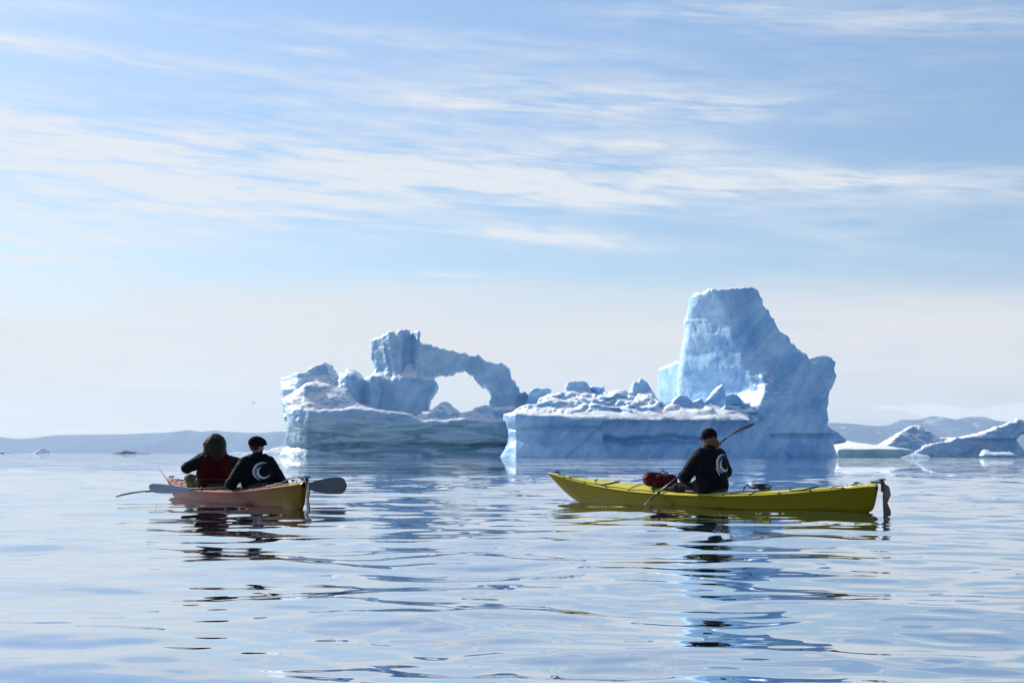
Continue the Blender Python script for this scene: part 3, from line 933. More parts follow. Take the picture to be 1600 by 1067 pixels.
class Boat:
    """Lines of a sea kayak. x runs to the bow, y to port, z up from the water."""

    def __init__(self, xs, keel, sheer, beam, crown):
        self.xs, self.k, self.s, self.b, self.c = xs, keel, sheer, beam, crown

    def spl(self, tab, x):
        X = np.array([q[0] for q in tab])
        Y = np.array([q[1] for q in tab])
        # monotone-ish cubic through the table
        d = np.gradient(Y, X)
        i = np.clip(np.searchsorted(X, x) - 1, 0, len(X) - 2)
        h = X[i + 1] - X[i]
        t = np.clip((x - X[i]) / h, 0, 1)
        return ((1 + 2 * t) * (1 - t) ** 2 * Y[i] + t * (1 - t) ** 2 * h * d[i] + t * t * (3 - 2 * t) * Y[i + 1] + t * t * (t - 1) * h * d[i + 1])

    def keel(self, x):
        return self.spl(self.k, x)

    def sheer(self, x):
        return self.spl(self.s, x)

    def beam(self, x):
        return max(0.004, float(self.spl(self.b, x)))

    def crown(self, x):
        return self.spl(self.c, x)

    def deck_z(self, x, y):
        b = self.beam(x)
        q = min(1.0, abs(y) / b)
        return float(self.sheer(x) + self.crown(x) * (1 - q ** 1.7))

    def hull_mesh(self, name):
        n, m = 110, 12
        X = self.xs[0] + (self.xs[1] - self.xs[0]) * (0.5 - 0.5 * np.cos(np.linspace(0, math.pi, n)))
        vs, fs = [], []
        for x in X:
            zk, zs, b = float(self.keel(x)), float(self.sheer(x)), self.beam(x)
            zk = min(zk, zs - 0.004)
            for j in range(-m, m + 1):
                t = abs(j) / m
                y = b * math.sin(t * math.pi / 2) ** 0.85 * (1 if j >= 0 else -1)
                z = zk + (zs - zk) * (t ** 1.9)
                vs.append((x, y, z))
        w = 2 * m + 1
        for i in range(n - 1):
            for j in range(w - 1):
                fs.append((i * w + j, (i + 1) * w + j, (i + 1) * w + j + 1, i * w + j + 1))
        return self.fix(mesh_from(name, vs, fs), (0, 0, -1))

    def deck_mesh(self, name, holes):
        n, m = 220, 14
        X = np.linspace(self.xs[0], self.xs[1], n)
        vs, fs = [], []
        for x in X:
            b = self.beam(x)
            for j in range(-m, m + 1):
                y = b * j / m
                vs.append((x, y, self.deck_z(x, y) + 0.003))
        w = 2 * m + 1
        for i in range(n - 1):
            for j in range(w - 1):
                f = (i * w + j, (i + 1) * w + j, (i + 1) * w + j + 1, i * w + j + 1)
                cx = sum(vs[k][0] for k in f) / 4
                cy = sum(vs[k][1] for k in f) / 4
                if any(((cx - hx) / hl) ** 2 + (cy / hw) ** 2 < 0.93 for hx, hl, hw in holes):
                    continue
                fs.append(f)
        return self.fix(mesh_from(name, vs, fs), (0, 0, 1))

    @staticmethod
    def fix(me, d):
        bm = bmesh.new()
        bm.from_mesh(me)
        bmesh.ops.remove_doubles(bm, verts=bm.verts, dist=0.0005)
        s = sum(f.normal.dot(Vector(d)) * f.calc_area() for f in bm.faces)
        if s < 0:
            bmesh.ops.reverse_faces(bm, faces=bm.faces)
        bm.to_mesh(me)
        bm.free()
        return me

    def ring(self, cx, l, w, n=40, up=0.0):
        out = []
        for k in range(n):
            a = 2 * math.pi * k / n
            x, y = cx + l * math.cos(a), w * math.sin(a)
            out.append((x, y, self.deck_z(x, y) + up))
        return out

    def on_deck(self, pts, up=0.006):
        return [(x, y, self.deck_z(x, y) + up) for x, y in pts]


def dense(pts, step=0.06):
    out = []
    for (a, b) in zip(pts[:-1], pts[1:]):
        n = max(1, int(math.dist(a, b) / step))
        out += [tuple(a[i] + (b[i] - a[i]) * k / n for i in range(len(a))) for k in range(n)]
    return out + [pts[-1]]


def part(name, vf, mat, parent, smooth=True):
    return link(name, mesh_from(name, vf[0], vf[1], smooth), parent, mat)


def cockpit(boat, root, cx, l=0.44, w=0.22):
    rim = boat.ring(cx, l, w, 44, 0.030)
    part('coaming', tube(rim, 0.016, 8, True), BLACK, root)
    # wall between deck and rim
    lo, hi = boat.ring(cx, l * 1.04, w * 1.06, 44, -0.02), boat.ring(cx, l, w, 44, 0.03)
    n = 44
    vs = lo + hi
    part('coaming_wall', (vs, [(k, (k + 1) % n, n + (k + 1) % n, n + k) for k in range(n)]), BLACK, root)
    # spray skirt drawn up to the paddler's waist
    vs, fs = [], []
    rows = 8
    for r in range(rows + 1):
        t = r / rows
        for k in range(n):
            a = 2 * math.pi * k / n
            px_, py_ = cx + l * math.cos(a), w * math.sin(a)
            qx, qy = cx - 0.10 + 0.15 * math.cos(a), 0.19 * math.sin(a)
            zz = boat.deck_z(px_, py_) + 0.048
            s = t
            x, y = px_ + (qx - px_) * s, py_ + (qy - py_) * s
            vs.append((x, y, zz + 0.11 * t ** 2.2 + 0.006 * math.sin(5 * a + 3 * t) * math.sin(math.pi * t)))
    for r in range(rows):
        for k in range(n):
            l_ = (k + 1) % n
            fs.append((r * n + k, r * n + l_, (r + 1) * n + l_, (r + 1) * n + k))
    part('spray_skirt', (vs, fs), NEOPRENE, root)


def hatch(boat, root, cx, l, w, mat):
    vs, fs = [], []
    n, rows = 36, 6
    for r in range(rows + 1):
        t = r / rows
        for k in range(n):
            a = 2 * math.pi * k / n
            x, y = cx + l * (1 - t) * math.cos(a), w * (1 - t) * math.sin(a)
            vs.append((x, y, boat.deck_z(x, y) + 0.008 + 0.007 * (1 - (1 - t) ** 4)))
    for r in range(rows):
        for k in range(n):
            l_ = (k + 1) % n
            fs.append((r * n + k, r * n + l_, (r + 1) * n + l_, (r + 1) * n + k))
    h = part('hatch_cover', (vs, fs), mat, root)
    part('hatch_rim', tube(boat.ring(cx, l, w, n, 0.012), 0.012, 6, True), BLACK, h)
    return h


def perimeter_line(boat, root, x0, x1, side, step=0.55, inset=0.9):
    xs = np.arange(x0, x1 + 0.01, step)
    pts = []
    for i, x in enumerate(xs):
        y = side * boat.beam(x) * inset
        pts.append((x, y))
        if i < len(xs) - 1:
            xm = x + step / 2
            pts.append((xm, side * boat.beam(xm) * (inset - 0.05)))
    part('deck_line', tube(boat.on_deck(dense(pts, 0.08), 0.014), 0.0055, 6), ROPE, root)
    for x in xs:
        y = side * boat.beam(x) * inset
        z = boat.deck_z(x, y)
        part('line_fitting', join(box((x, y, z + 0.008), (0.05, 0.024, 0.016), 0.004), tube([(x - 0.012, y, z + 0.012), (x, y, z + 0.03), (x + 0.012, y, z + 0.012)], 0.005, 6)), BLACK, root)


def bungee(boat, root, xs, inset=0.78):
    pts = []
    for i, x in enumerate(xs):
        s = 1 if i % 2 == 0 else -1
        pts.append((x, s * boat.beam(x) * inset))
    part('bungee', tube(boat.on_deck(dense(pts, 0.05), 0.012), 0.0055, 6), ROPE, root)


def rudder(boat, root, xs, ztop, depth, w=0.10):
    """A blade hanging behind the stern on a bracket."""
    br = join(box((xs + 0.02, 0, ztop + 0.025), (0.20, 0.045, 0.035), 0.008), tube([(xs - 0.05, 0, ztop - 0.1), (xs - 0.05, 0, ztop + 0.055)], 0.017, 10),
              box((xs - 0.05, 0, ztop + 0.06), (0.05, 0.11, 0.02), 0.006))
    part('rudder_bracket', br, BLACK, root)
    out = [(xs - 0.075, ztop + 0.02), (xs - 0.10 - w * 0.6, ztop - 0.03), (xs - 0.115 - w * 0.7, ztop - 0.13), (xs - 0.085 - w * 0.45, ztop - 0.24), (xs - 0.12 - w * 0.6, -0.05 * 0 + ztop - 0.34),
           (xs - 0.12 - w * 0.6, -depth), (xs - 0.085, -depth), (xs - 0.065, ztop - 0.34), (xs - 0.060, ztop - 0.16)]
    part('rudder_blade', plate(out, 0.014), BLACK, root, False)
    for s in (1, -1):
        part('rudder_cable', tube([(xs - 0.05, s * 0.05, ztop + 0.06), (xs + 0.3, s * 0.07, boat.deck_z(xs + 0.3, 0.07) + 0.02), (xs + 0.8, s * 0.12, boat.deck_z(xs + 0.8, 0.12) + 0.006)], 0.003, 5), METAL, root)


def toggle(boat, root, x, d):
    z = boat.deck_z(x, 0)
    part('carry_handle', join(tube([(x - 0.06 * d, 0, z + 0.004), (x, 0.0, z + 0.03), (x + 0.08 * d, 0, z + 0.032), (x + 0.12 * d, 0, z + 0.012)], 0.006, 6),
                              tube([(x + 0.02 * d, -0.045, z + 0.034), (x + 0.02 * d, 0.045, z + 0.034)], 0.013, 8)), BLACK, root)


def heading(u):
    return math.atan2(u[1], u[0])


# yellow single
YK_POS, YK_U = (2.86, 22.75), (-0.64, 0.768)
yk = empty('kayak', (YK_POS[0], YK_POS[1], 0), heading(YK_U))
tag(yk, 'yellow single sea kayak with a raised pointed bow, seen from behind', 'kayak', 'sea kayaks')
ykb = Boat((-2.97, 3.53),
           [(-2.97, 0.30), (-2.93, 0.12), (-2.82, 0.0), (-2.4, -0.07), (-1.2, -0.11), (0, -0.12), (1.4, -0.10), (2.3, -0.06), (2.8, 0.0), (3.2, 0.20), (3.53, 0.43)],
           [(-2.97, 0.345), (-2.4, 0.29), (-1.4, 0.205), (-0.4, 0.165), (0.6, 0.165), (1.6, 0.205), (2.4, 0.275), (3.0, 0.355), (3.53, 0.445)],
           [(-2.97, 0.03), (-2.7, 0.085), (-2.0, 0.19), (-1.0, 0.275), (-0.1, 0.295), (0.9, 0.265), (1.9, 0.185), (2.7, 0.10), (3.2, 0.05), (3.53, 0.012)],
           [(-2.97, 0.03), (-2.0, 0.055), (-0.7, 0.06), (-0.2, 0.055), (0.55, 0.10), (1.4, 0.105), (2.4, 0.07), (3.53, 0.015)])
YELLOW_SHADED = plastic('yellow_plastic_shaded', (0.11, 0.098, 0.002))  # shade on the hull sides put into the colour; real plastic is brighter
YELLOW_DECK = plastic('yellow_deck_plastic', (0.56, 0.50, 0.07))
link('hull', ykb.hull_mesh('hull'), yk, YELLOW_SHADED)
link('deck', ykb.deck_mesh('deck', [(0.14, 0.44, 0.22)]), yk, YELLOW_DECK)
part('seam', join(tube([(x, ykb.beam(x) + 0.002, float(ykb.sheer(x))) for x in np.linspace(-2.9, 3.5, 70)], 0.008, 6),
                  tube([(x, -ykb.beam(x) - 0.002, float(ykb.sheer(x))) for x in np.linspace(-2.9, 3.5, 70)], 0.008, 6)), YELLOW_SHADED, yk)
cockpit(ykb, yk, 0.14)
hatch(ykb, yk, 2.15, 0.24, 0.125, YELLOW_DECK)
hatch(ykb, yk, -1.75, 0.22, 0.15, YELLOW_DECK)
for sgn in (1, -1):
    perimeter_line(ykb, yk, 0.9, 3.1, sgn, 0.55)
    perimeter_line(ykb, yk, -2.5, -0.5, sgn, 0.5)
bungee(ykb, yk, [3.2, 3.08, 2.96, 2.84])
bungee(ykb, yk, [1.45, 1.2, 0.95, 0.75])
bungee(ykb, yk, [-0.6, -0.8, -1.0, -1.2])
bungee(ykb, yk, [-2.3, -2.42, -2.54, -2.66], 0.7)
toggle(ykb, yk, 3.3, 1)
toggle(ykb, yk, -2.62, -1)
rudder(ykb, yk, -3.0, 0.375, 0.16)


def hull_mark(boat, root, x0, x1, z0, z1, side, shapes, mat, name):
    """Flat print lying on the topside: polygons in 0..1 coordinates put on the hull."""
    vs, fs = [], []
    for sh in shapes:
        o = len(vs)
        for (u, v) in sh:
            x = x0 + (x1 - x0) * u
            zk, zs, b = float(boat.keel(x)), float(boat.sheer(x)), boat.beam(x)
            z = zk + (zs - zk) * (z0 + (z1 - z0) * v)
            t = max(0.0, (z - zk) / (zs - zk)) ** (1 / 1.9)
            y = side * (b * math.sin(min(1, t) * math.pi / 2) ** 0.85 + 0.004)
            vs.append((x, y, z))
        fs.append(tuple(range(o, len(vs))))
    part(name, (vs, fs), mat, root, False)


def brush_letters(n, seed):
    """Slanted brush strokes like an illegible script name."""
    r = random.Random(seed)
    out = []
    for k in range(n):
        a = k / n
        w = 0.55 / n
        lean = 0.25 / n
        h0, h1 = r.uniform(0, 0.25), r.uniform(0.6, 1.0)
        out.append([(a, h0), (a + w * 0.55, h0), (a + w * 0.55 + lean, h1), (a + lean, h1)])
        if r.random() < 0.8:
            m_ = r.uniform(0.2, 0.7)
            out.append([(a + w * 0.5, m_), (a + w * 1.5, m_ + 0.05), (a + w * 1.5, m_ + 0.25), (a + w * 0.5, m_ + 0.2)])
    return out


for i_, sh_ in enumerate(brush_letters(6, 3)):
    hull_mark(ykb, yk, 3.12, 2.72, 0.60, 0.80, 1, [sh_], DARK_PRINT, 'hull_lettering')

# red and yellow double
RK_U = (-0.489, 0.872)
RK_POS = (-2.9 + RK_U[0] * 2.85, 21.7 + RK_U[1] * 2.85)
rk = empty('kayak', (RK_POS[0], RK_POS[1], 0), heading(RK_U))
tag(rk, 'red double sea kayak with a yellow stern carrying two paddlers', 'kayak', 'sea kayaks')
rkb = Boat((-2.95, 3.36),
           [(-2.95, 0.28), (-2.92, 0.08), (-2.86, -0.01), (-2.4, -0.08), (-1.2, -0.12), (0, -0.13), (1.4, -0.11), (2.4, -0.06), (2.85, 0.0), (3.15, 0.16), (3.36, 0.30)],
           [(-2.95, 0.335), (-2.3, 0.275), (-1.4, 0.205), (-0.4, 0.175), (0.6, 0.17), (1.6, 0.19), (2.4, 0.225), (3.0, 0.275), (3.36, 0.32)],
           [(-2.95, 0.035), (-2.7, 0.10), (-2.0, 0.235), (-1.0, 0.345), (0.0, 0.375), (0.9, 0.345), (1.9, 0.235), (2.7, 0.12), (3.1, 0.06), (3.36, 0.012)],
           [(-2.95, 0.03), (-2.0, 0.06), (-1.4, 0.06), (-0.4, 0.085), (0.5, 0.06), (1.3, 0.10), (2.4, 0.07), (3.36, 0.015)])
RED_SHADED = plastic('red_plastic_shaded', (0.095, 0.058, 0.003), (0.085, 0.017, 0.007), -2.55, -0.9)  # red to yellow blend, darkened to carry the shade of the hull sides
RED_DECK_GLARE = plastic('red_deck_glare', (0.46, 0.31, 0.05), (0.46, 0.21, 0.15), -2.75, -1.6, 0.22)  # sunlit sky glare on the deck painted in as pale pink
link('hull', rkb.hull_mesh('hull'), rk, RED_SHADED)
link('deck', rkb.deck_mesh('deck', [(-0.92, 0.44, 0.23), (1.0, 0.44, 0.23)]), rk, RED_DECK_GLARE)
part('seam', join(tube([(x, rkb.beam(x) + 0.002, float(rkb.sheer(x))) for x in np.linspace(-2.9, 3.33, 70)], 0.008, 6),
                  tube([(x, -rkb.beam(x) - 0.002, float(rkb.sheer(x))) for x in np.linspace(-2.9, 3.33, 70)], 0.008, 6)), RED_DECK_GLARE, rk)
cockpit(rkb, rk, -0.92, 0.44, 0.23)
cockpit(rkb, rk, 1.0, 0.44, 0.23)
hatch(rkb, rk, -2.0, 0.24, 0.17, RED_DECK_GLARE)
hatch(rkb, rk, 2.15, 0.22, 0.14, BLACK)
for sgn in (1, -1):
    perimeter_line(rkb, rk, -2.6, 2.9, sgn, 0.5)
bungee(rkb, rk, [0.25, 0.05, -0.15, -0.35])
bungee(rkb, rk, [-1.5, -1.6, -1.72, -1.82], 0.7)
bungee(rkb, rk, [2.9, 2.75, 2.6, 2.45], 0.75)
toggle(rkb, rk, 3.12, 1)
toggle(rkb, rk, -2.55, -1)
rudder(rkb, rk, -2.98, 0.37, 0.12, 0.09)
# the rudder's lift line slack along the stern
part('lift_line', tube([(-2.95, 0.03, 0.42), (-2.75, 0.05, 0.425), (-2.5, 0.06, 0.40), (-2.3, 0.08, rkb.deck_z(-2.3, 0.08) + 0.02), (-2.05, 0.1, rkb.deck_z(-2.05, 0.1) + 0.015)], 0.011, 7), BLACK, rk)


# ------------------------------------------------------------------ paddles
def blade(L, Wd, spoon, mat, parent, name='blade'):
    """Spoon shaped blade lying along +x from its root, its face towards +z."""
    n, m = 18, 6
    top, bot = [], []
    for i in range(n + 1):
        t = i / n
        w = Wd * (0.10 + 0.90 * math.sin(math.pi * min(1, t * 0.62 + 0.02)) ** 0.8) * (1 - max(0, (t - 0.80) / 0.20) ** 2.6) ** 0.5 if t < 1 else 0.004
        w = max(w, 0.006)
        for j in range(-m, m + 1):
            y = w * j / m
            zc = spoon * (t ** 1.8) - 0.10 * spoon * (1 - (j / m) ** 2) + (0.006 * math.exp(-(y / 0.012) ** 2) * (1 - t))
            th = 0.0035 * (1 - (j / m) ** 4) + 0.001
            top.append((L * t, y, zc + th))
            bot.append((L * t, y, zc - th))
    w_ = 2 * m + 1
    o = len(top)
    fs = []
    for i in range(n):
        for j in range(w_ - 1):
            a = i * w_ + j
            fs.append((a, a + w_, a + w_ + 1, a + 1))
            fs.append((o + a + 1, o + a + w_ + 1, o + a + w_, o + a))
    rim = [i * w_ for i in range(n + 1)] + [n * w_ + j for j in range(1, w_)] + [i * w_ + w_ - 1 for i in range(n - 1, -1, -1)] + [j for j in range(w_ - 2, 0, -1)]
    for k in range(len(rim)):
        a, b = rim[k], rim[(k + 1) % len(rim)]
        fs.append((b, a, o + a, o + b))
    return part(name, (top + bot, fs), mat, parent)


def paddle(a, b, na, nb, label, mat_blade, L=0.50, Wd=0.105, spoon=0.07, mat_shaft=None, mat_a=None):
    """Paddle from tip a to tip b; na and nb are the ways its two blades face."""
    a, b = Vector(a), Vector(b)
    mid = (a + b) / 2
    root = empty('paddle', mid)
    tag(root, label, 'paddle', 'kayak paddles')
    ax = (b - a).normalized()
    half = (b - a).length / 2
    sh = half - L + 0.03
    part('shaft', tube([tuple(ax * (-sh)), tuple(ax * (-sh * 0.3)), (0, 0, 0), tuple(ax * sh * 0.3), tuple(ax * sh)], 0.0155, 12), mat_shaft or BLACK, root)
    for s, nrm in ((-1, na), (1, nb)):
        o = blade(L, Wd, spoon, mat_a if (mat_a and s < 0) else mat_blade, root)
        x = ax * s
        z = Vector(nrm)
        z = (z - x * z.dot(x)).normalized()
        y = z.cross(x)
        o.matrix_local = Matrix(((x.x, y.x, z.x, x.x * (half - L)), (x.y, y.y, z.y, x.y * (half - L)), (x.z, y.z, z.z, x.z * (half - L)), (0, 0, 0, 1)))
        part('drip_ring', tube([tuple(ax * s * (sh - 0.17) + ax * d) for d in (-0.012, -0.006, 0.006, 0.012)], [0.018, 0.032, 0.032, 0.018], 12), BLACK, root)
    return root


def local_to_world(pos, u, p):
    l = (-u[1], u[0])
    return Vector((pos[0] + u[0] * p[0] + l[0] * p[1], pos[1] + u[1] * p[0] + l[1] * p[1], p[2]))


BLADE_DARK, _t, _b = material('grey_blade', (0.075, 0.085, 0.10), 0.42)
BLADE_SKYLIT, _t, _b = material('skylit_blade', (0.26, 0.30, 0.36), 0.38)  # lighter copy of the grey blade, sky reflection painted into its colour
BLADE_BLACK, _t, _b = material('black_blade', (0.012, 0.013, 0.015), 0.5)
SHAFT_PALE, _t, _b = material('worn_shaft', (0.05, 0.052, 0.06), 0.3)
YP_POS = (YK_POS[0] + 0.0, YK_POS[1])
YP_A, YP_B = (0.922, 0.776, -0.184), (0.186, -1.112, 1.288)
YPa, YPb = local_to_world(YK_POS, YK_U, YP_A), local_to_world(YK_POS, YK_U, YP_B)
edge_on = (YPb - YPa).cross(Vector((0.12, 1, 0)))
edge_on.normalize()
paddle(YPa, YPb, -edge_on, -edge_on + Vector((0.03, -0.10, 0.03)),
       'black paddle held slantwise by the paddler in the yellow kayak, one blade in the water', BLADE_BLACK, spoon=0.10, mat_shaft=SHAFT_PALE)
RP_A, RP_B = ray_point(231, 766, 22.95), ray_point(541, 758.5, 24.0)
paddle(RP_A, RP_B, (0.0, -0.55, 0.83), (0.1, -1.0, 0.1), 'grey paddle across the lap of the flat capped paddler, both broad blades showing', BLADE_DARK, 0.64, 0.128, 0.05, mat_a=BLADE_SKYLIT)
FP_A, FP_B = ray_point(180, 770.5, 24.3), ray_point(396, 757, 25.35)
paddle(FP_A, FP_B, (0.05, 0.25, 1.0), (0.3, -0.8, 0.5), 'paddle of the hooded paddler with only one thin blade edge showing', BLADE_BLACK, 0.50, 0.10, -0.05)


# ------------------------------------------------------------------ people
class Clay:
    """A distance field to which limbs are added one after another; each shape only touches the cells near it."""

    def __init__(self, lo, hi, vox):
        self.v = vox
        self.lo = np.array(lo, float)
        self.ax = [np.arange(l, h, vox, dtype=np.float32) for l, h in zip(lo, hi)]
        self.D = np.full([len(a) for a in self.ax], 9.0, np.float32)

    def _win(self, lo, hi, pad):
        sl = []
        for k in range(3):
            a = int(max(0, math.floor((lo[k] - pad - self.lo[k]) / self.v)))
            b = int(min(len(self.ax[k]), math.ceil((hi[k] + pad - self.lo[k]) / self.v) + 1))
            if b <= a:
                return None
            sl.append(slice(a, b))
        X, Y, Z = np.meshgrid(*[self.ax[k][sl[k]] for k in range(3)], indexing='ij')
        return tuple(sl), X, Y, Z

    def limb(self, a, b, ra, rb, k=0.02, sub=False, wrinkle=None):
        a, b = np.array(a, float), np.array(b, float)
        r = max(ra, rb)
        w = self._win(np.minimum(a, b) - r, np.maximum(a, b) + r, 3.2 * k + 4 * self.v)
        if w is None:
            return self
        sl, X, Y, Z = w
        e = b - a
        t = np.clip(((X - a[0]) * e[0] + (Y - a[1]) * e[1] + (Z - a[2]) * e[2]) / (e @ e + 1e-9), 0, 1)
        d = np.sqrt((X - a[0] - e[0] * t) ** 2 + (Y - a[1] - e[1] * t) ** 2 + (Z - a[2] - e[2] * t) ** 2) - (ra + (rb - ra) * t)
        if sub:
            self.D[sl] = smax(self.D[sl], -d, k)
        else:
            self.D[sl] = smin(self.D[sl], d, k)
        return self

    def egg(self, c, r, k=0.02, rot=None, sub=False):
        c, r = np.array(c, float), np.array(r, float)
        m = float(r.max())
        w = self._win(c - m, c + m, 3.2 * k + 4 * self.v)
        if w is None:
            return self
        sl, X, Y, Z = w
        P = [X - c[0], Y - c[1], Z - c[2]]
        if rot is not None:
            R = np.array(rot)
            P = [R[0, i] * P[0] + R[1, i] * P[1] + R[2, i] * P[2] for i in range(3)]
        q = np.sqrt(sum((P[i] / r[i]) ** 2 for i in range(3)))
        q2 = np.sqrt(sum((P[i] / r[i] ** 2) ** 2 for i in range(3)))
        d = q * (q - 1) / (q2 + 1e-6)
        d = np.where(q < 0.25, -float(r.min()) * (1 - q), d)
        if sub:
            self.D[sl] = smax(self.D[sl], -d, k)
        else:
            self.D[sl] = smin(self.D[sl], d, k)
        return self

    def mesh(self, name, folds=0.0, fold_scale=0.09, seed=1.0, smooth_it=1, holes=None):
        pts, quads = surface(self.D, self.lo, self.v)
        for _ in range(smooth_it):
            acc = np.zeros_like(pts)
            cnt = np.zeros(len(pts))
            for a, b in ((0, 1), (1, 2), (2, 3), (3, 0)):
                np.add.at(acc, quads[:, a], pts[quads[:, b]])
                np.add.at(acc, quads[:, b], pts[quads[:, a]])
                np.add.at(cnt, quads[:, a], 1)
                np.add.at(cnt, quads[:, b], 1)
            pts = 0.45 * pts + 0.55 * acc / cnt[:, None]
        if folds:
            vn = vert_normals(pts, quads)
            s = fold_scale
            n1 = fbm(pts[:, 0] / s + seed, pts[:, 1] / s, pts[:, 2] / (s * 0.55), 3, 0.5, True)
            n2 = fbm(pts[:, 0] / (3 * s) + seed, pts[:, 1] / (3 * s), pts[:, 2] / (2 * s), 2, 0.5)
            pts = pts + vn * (folds * (n1 + 1.2 * n2))[:, None]
        return quad_mesh(name, pts, quads)


def rot_z(a):
    c, s = math.cos(a), math.sin(a)
    return np.array([[c, -s, 0], [s, c, 0], [0, 0, 1.0]])


def rot_y(a):
    c, s = math.cos(a), math.sin(a)
    return np.array([[c, 0, s], [0, 1, 0], [-s, 0, c]])


def cloth(name, color, rough=0.75, weave=260.0, strength=0.15):
    m, t, b = material(name, color, rough)
    co = t.n('ShaderNodeTexCoord').outputs['Object']
    dirt = t.noise(co, 7.0, 4.0, 0.6)
    t.put(b.inputs['Base Color'], t.mix(t.ramp(dirt, 0.3, 0.8), tuple(c * 0.75 for c in color), tuple(c * 1.25 for c in color)))
    bump(t, b, t.m('ADD', t.m('MULTIPLY', t.noise(co, weave, 2.0), 0.25), t.noise(co, 26.0, 4.0, 0.6)), strength, 0.01)
    b.inputs['Specular IOR Level'].default_value = 0.06
    return m


SKIN, _t, _b = material('skin', (0.26, 0.13, 0.09), 0.5)
_b.inputs['Subsurface Weight'].default_value = 0.1
_b.inputs['Subsurface Scale'].default_value = 0.01
bump(_t, _b, _t.noise(None, 120.0, 3.0), 0.1, 0.002)
JACKET = cloth('dark_jacket', (0.0045, 0.005, 0.008), 0.7)
JACKET_GREY = cloth('dark_grey_jacket', (0.009, 0.0095, 0.0095), 0.7)
VEST = cloth('red_vest', (0.042, 0.002, 0.0035), 0.75)
CAP_NAVY = cloth('navy_cap', (0.006, 0.0065, 0.010), 0.8)
CAP_BLACK = cloth('black_wool', (0.007, 0.007, 0.008), 0.9)
TROUSERS = cloth('dark_trousers', (0.014, 0.015, 0.019), 0.75)
GREEN_CLOTH = cloth('green_cloth', (0.05, 0.085, 0.03), 0.75)


def hair_mat(name, c):
    m, t, b = material(name, c, 0.45)
    co = t.n('ShaderNodeTexCoord').outputs['Object']
    st = t.noise(t.scaled(co, (60.0, 60.0, 6.0)), 1.6, 4.0, 0.6, 0.4)
    t.put(b.inputs['Base Color'], t.mix(t.ramp(st, 0.3, 0.75), tuple(v * 0.55 for v in c), tuple(v * 1.4 for v in c)))
    b.inputs['Specular IOR Level'].default_value = 0.15
    bump(t, b, st, 0.6, 0.012)
    return m


BLOND = hair_mat('blond_hair', (0.13, 0.075, 0.03))
BROWN = hair_mat('brown_hair', (0.018, 0.016, 0.008))
DARK_HAIR = hair_mat('dark_hair', (0.03, 0.022, 0.016))
LOGO_WHITE, _t, _b = material('white_print', (0.50, 0.52, 0.56), 0.6)
LOGO_BLUE, _t, _b = material('blue_print', (0.10, 0.17, 0.36), 0.6)
SILVER, _t, _b = material('reflective_strip', (0.55, 0.56, 0.58), 0.4)


def hand_shapes(cl, wrist, centre, axis, thumb_up=1.0, r=0.021):
    """A hand closed round a bar: palm behind it, four unequal fingers bent over it, the thumb from the side of the palm the other way."""
    w, c, a = (np.array(v, float) for v in (wrist, centre, axis))
    a /= np.linalg.norm(a)
    n = w - c
    n -= a * (n @ a)
    n /= np.linalg.norm(n) + 1e-9
    q = np.cross(a, n)
    palm = c + n * (r + 0.016)
    cl.limb(w, palm + n * 0.004, 0.026, 0.024, 0.012)
    cl.limb(palm - a * 0.030, palm + a * 0.030, 0.019, 0.019, 0.010)
    for i, ln in enumerate((0.92, 1.05, 1.0, 0.8)):
        o = (i - 1.5) * 0.0215
        ring = [c + a * o + (n * math.cos(t) + q * math.sin(t)) * (r + 0.0075) for t in (0.35, 1.35 * ln, 2.35 * ln, 3.2 * ln)]
        for k in range(3):
            cl.limb(ring[k], ring[k + 1], 0.0098 - 0.0008 * k, 0.0092 - 0.0008 * k, 0.003)
    tb = [palm + a * 0.034 * thumb_up + n * 0.004] + [c + a * 0.050 * thumb_up + (n * math.cos(t) + q * math.sin(t)) * (r + 0.010) for t in (-0.6, -1.5, -2.2)]
    for k in range(3):
        cl.limb(tb[k], tb[k + 1], 0.0125 - 0.0012 * k, 0.0113 - 0.0012 * k, 0.004)


def between(a, b, t):
    return np.array(a, float) * (1 - t) + np.array(b, float) * t


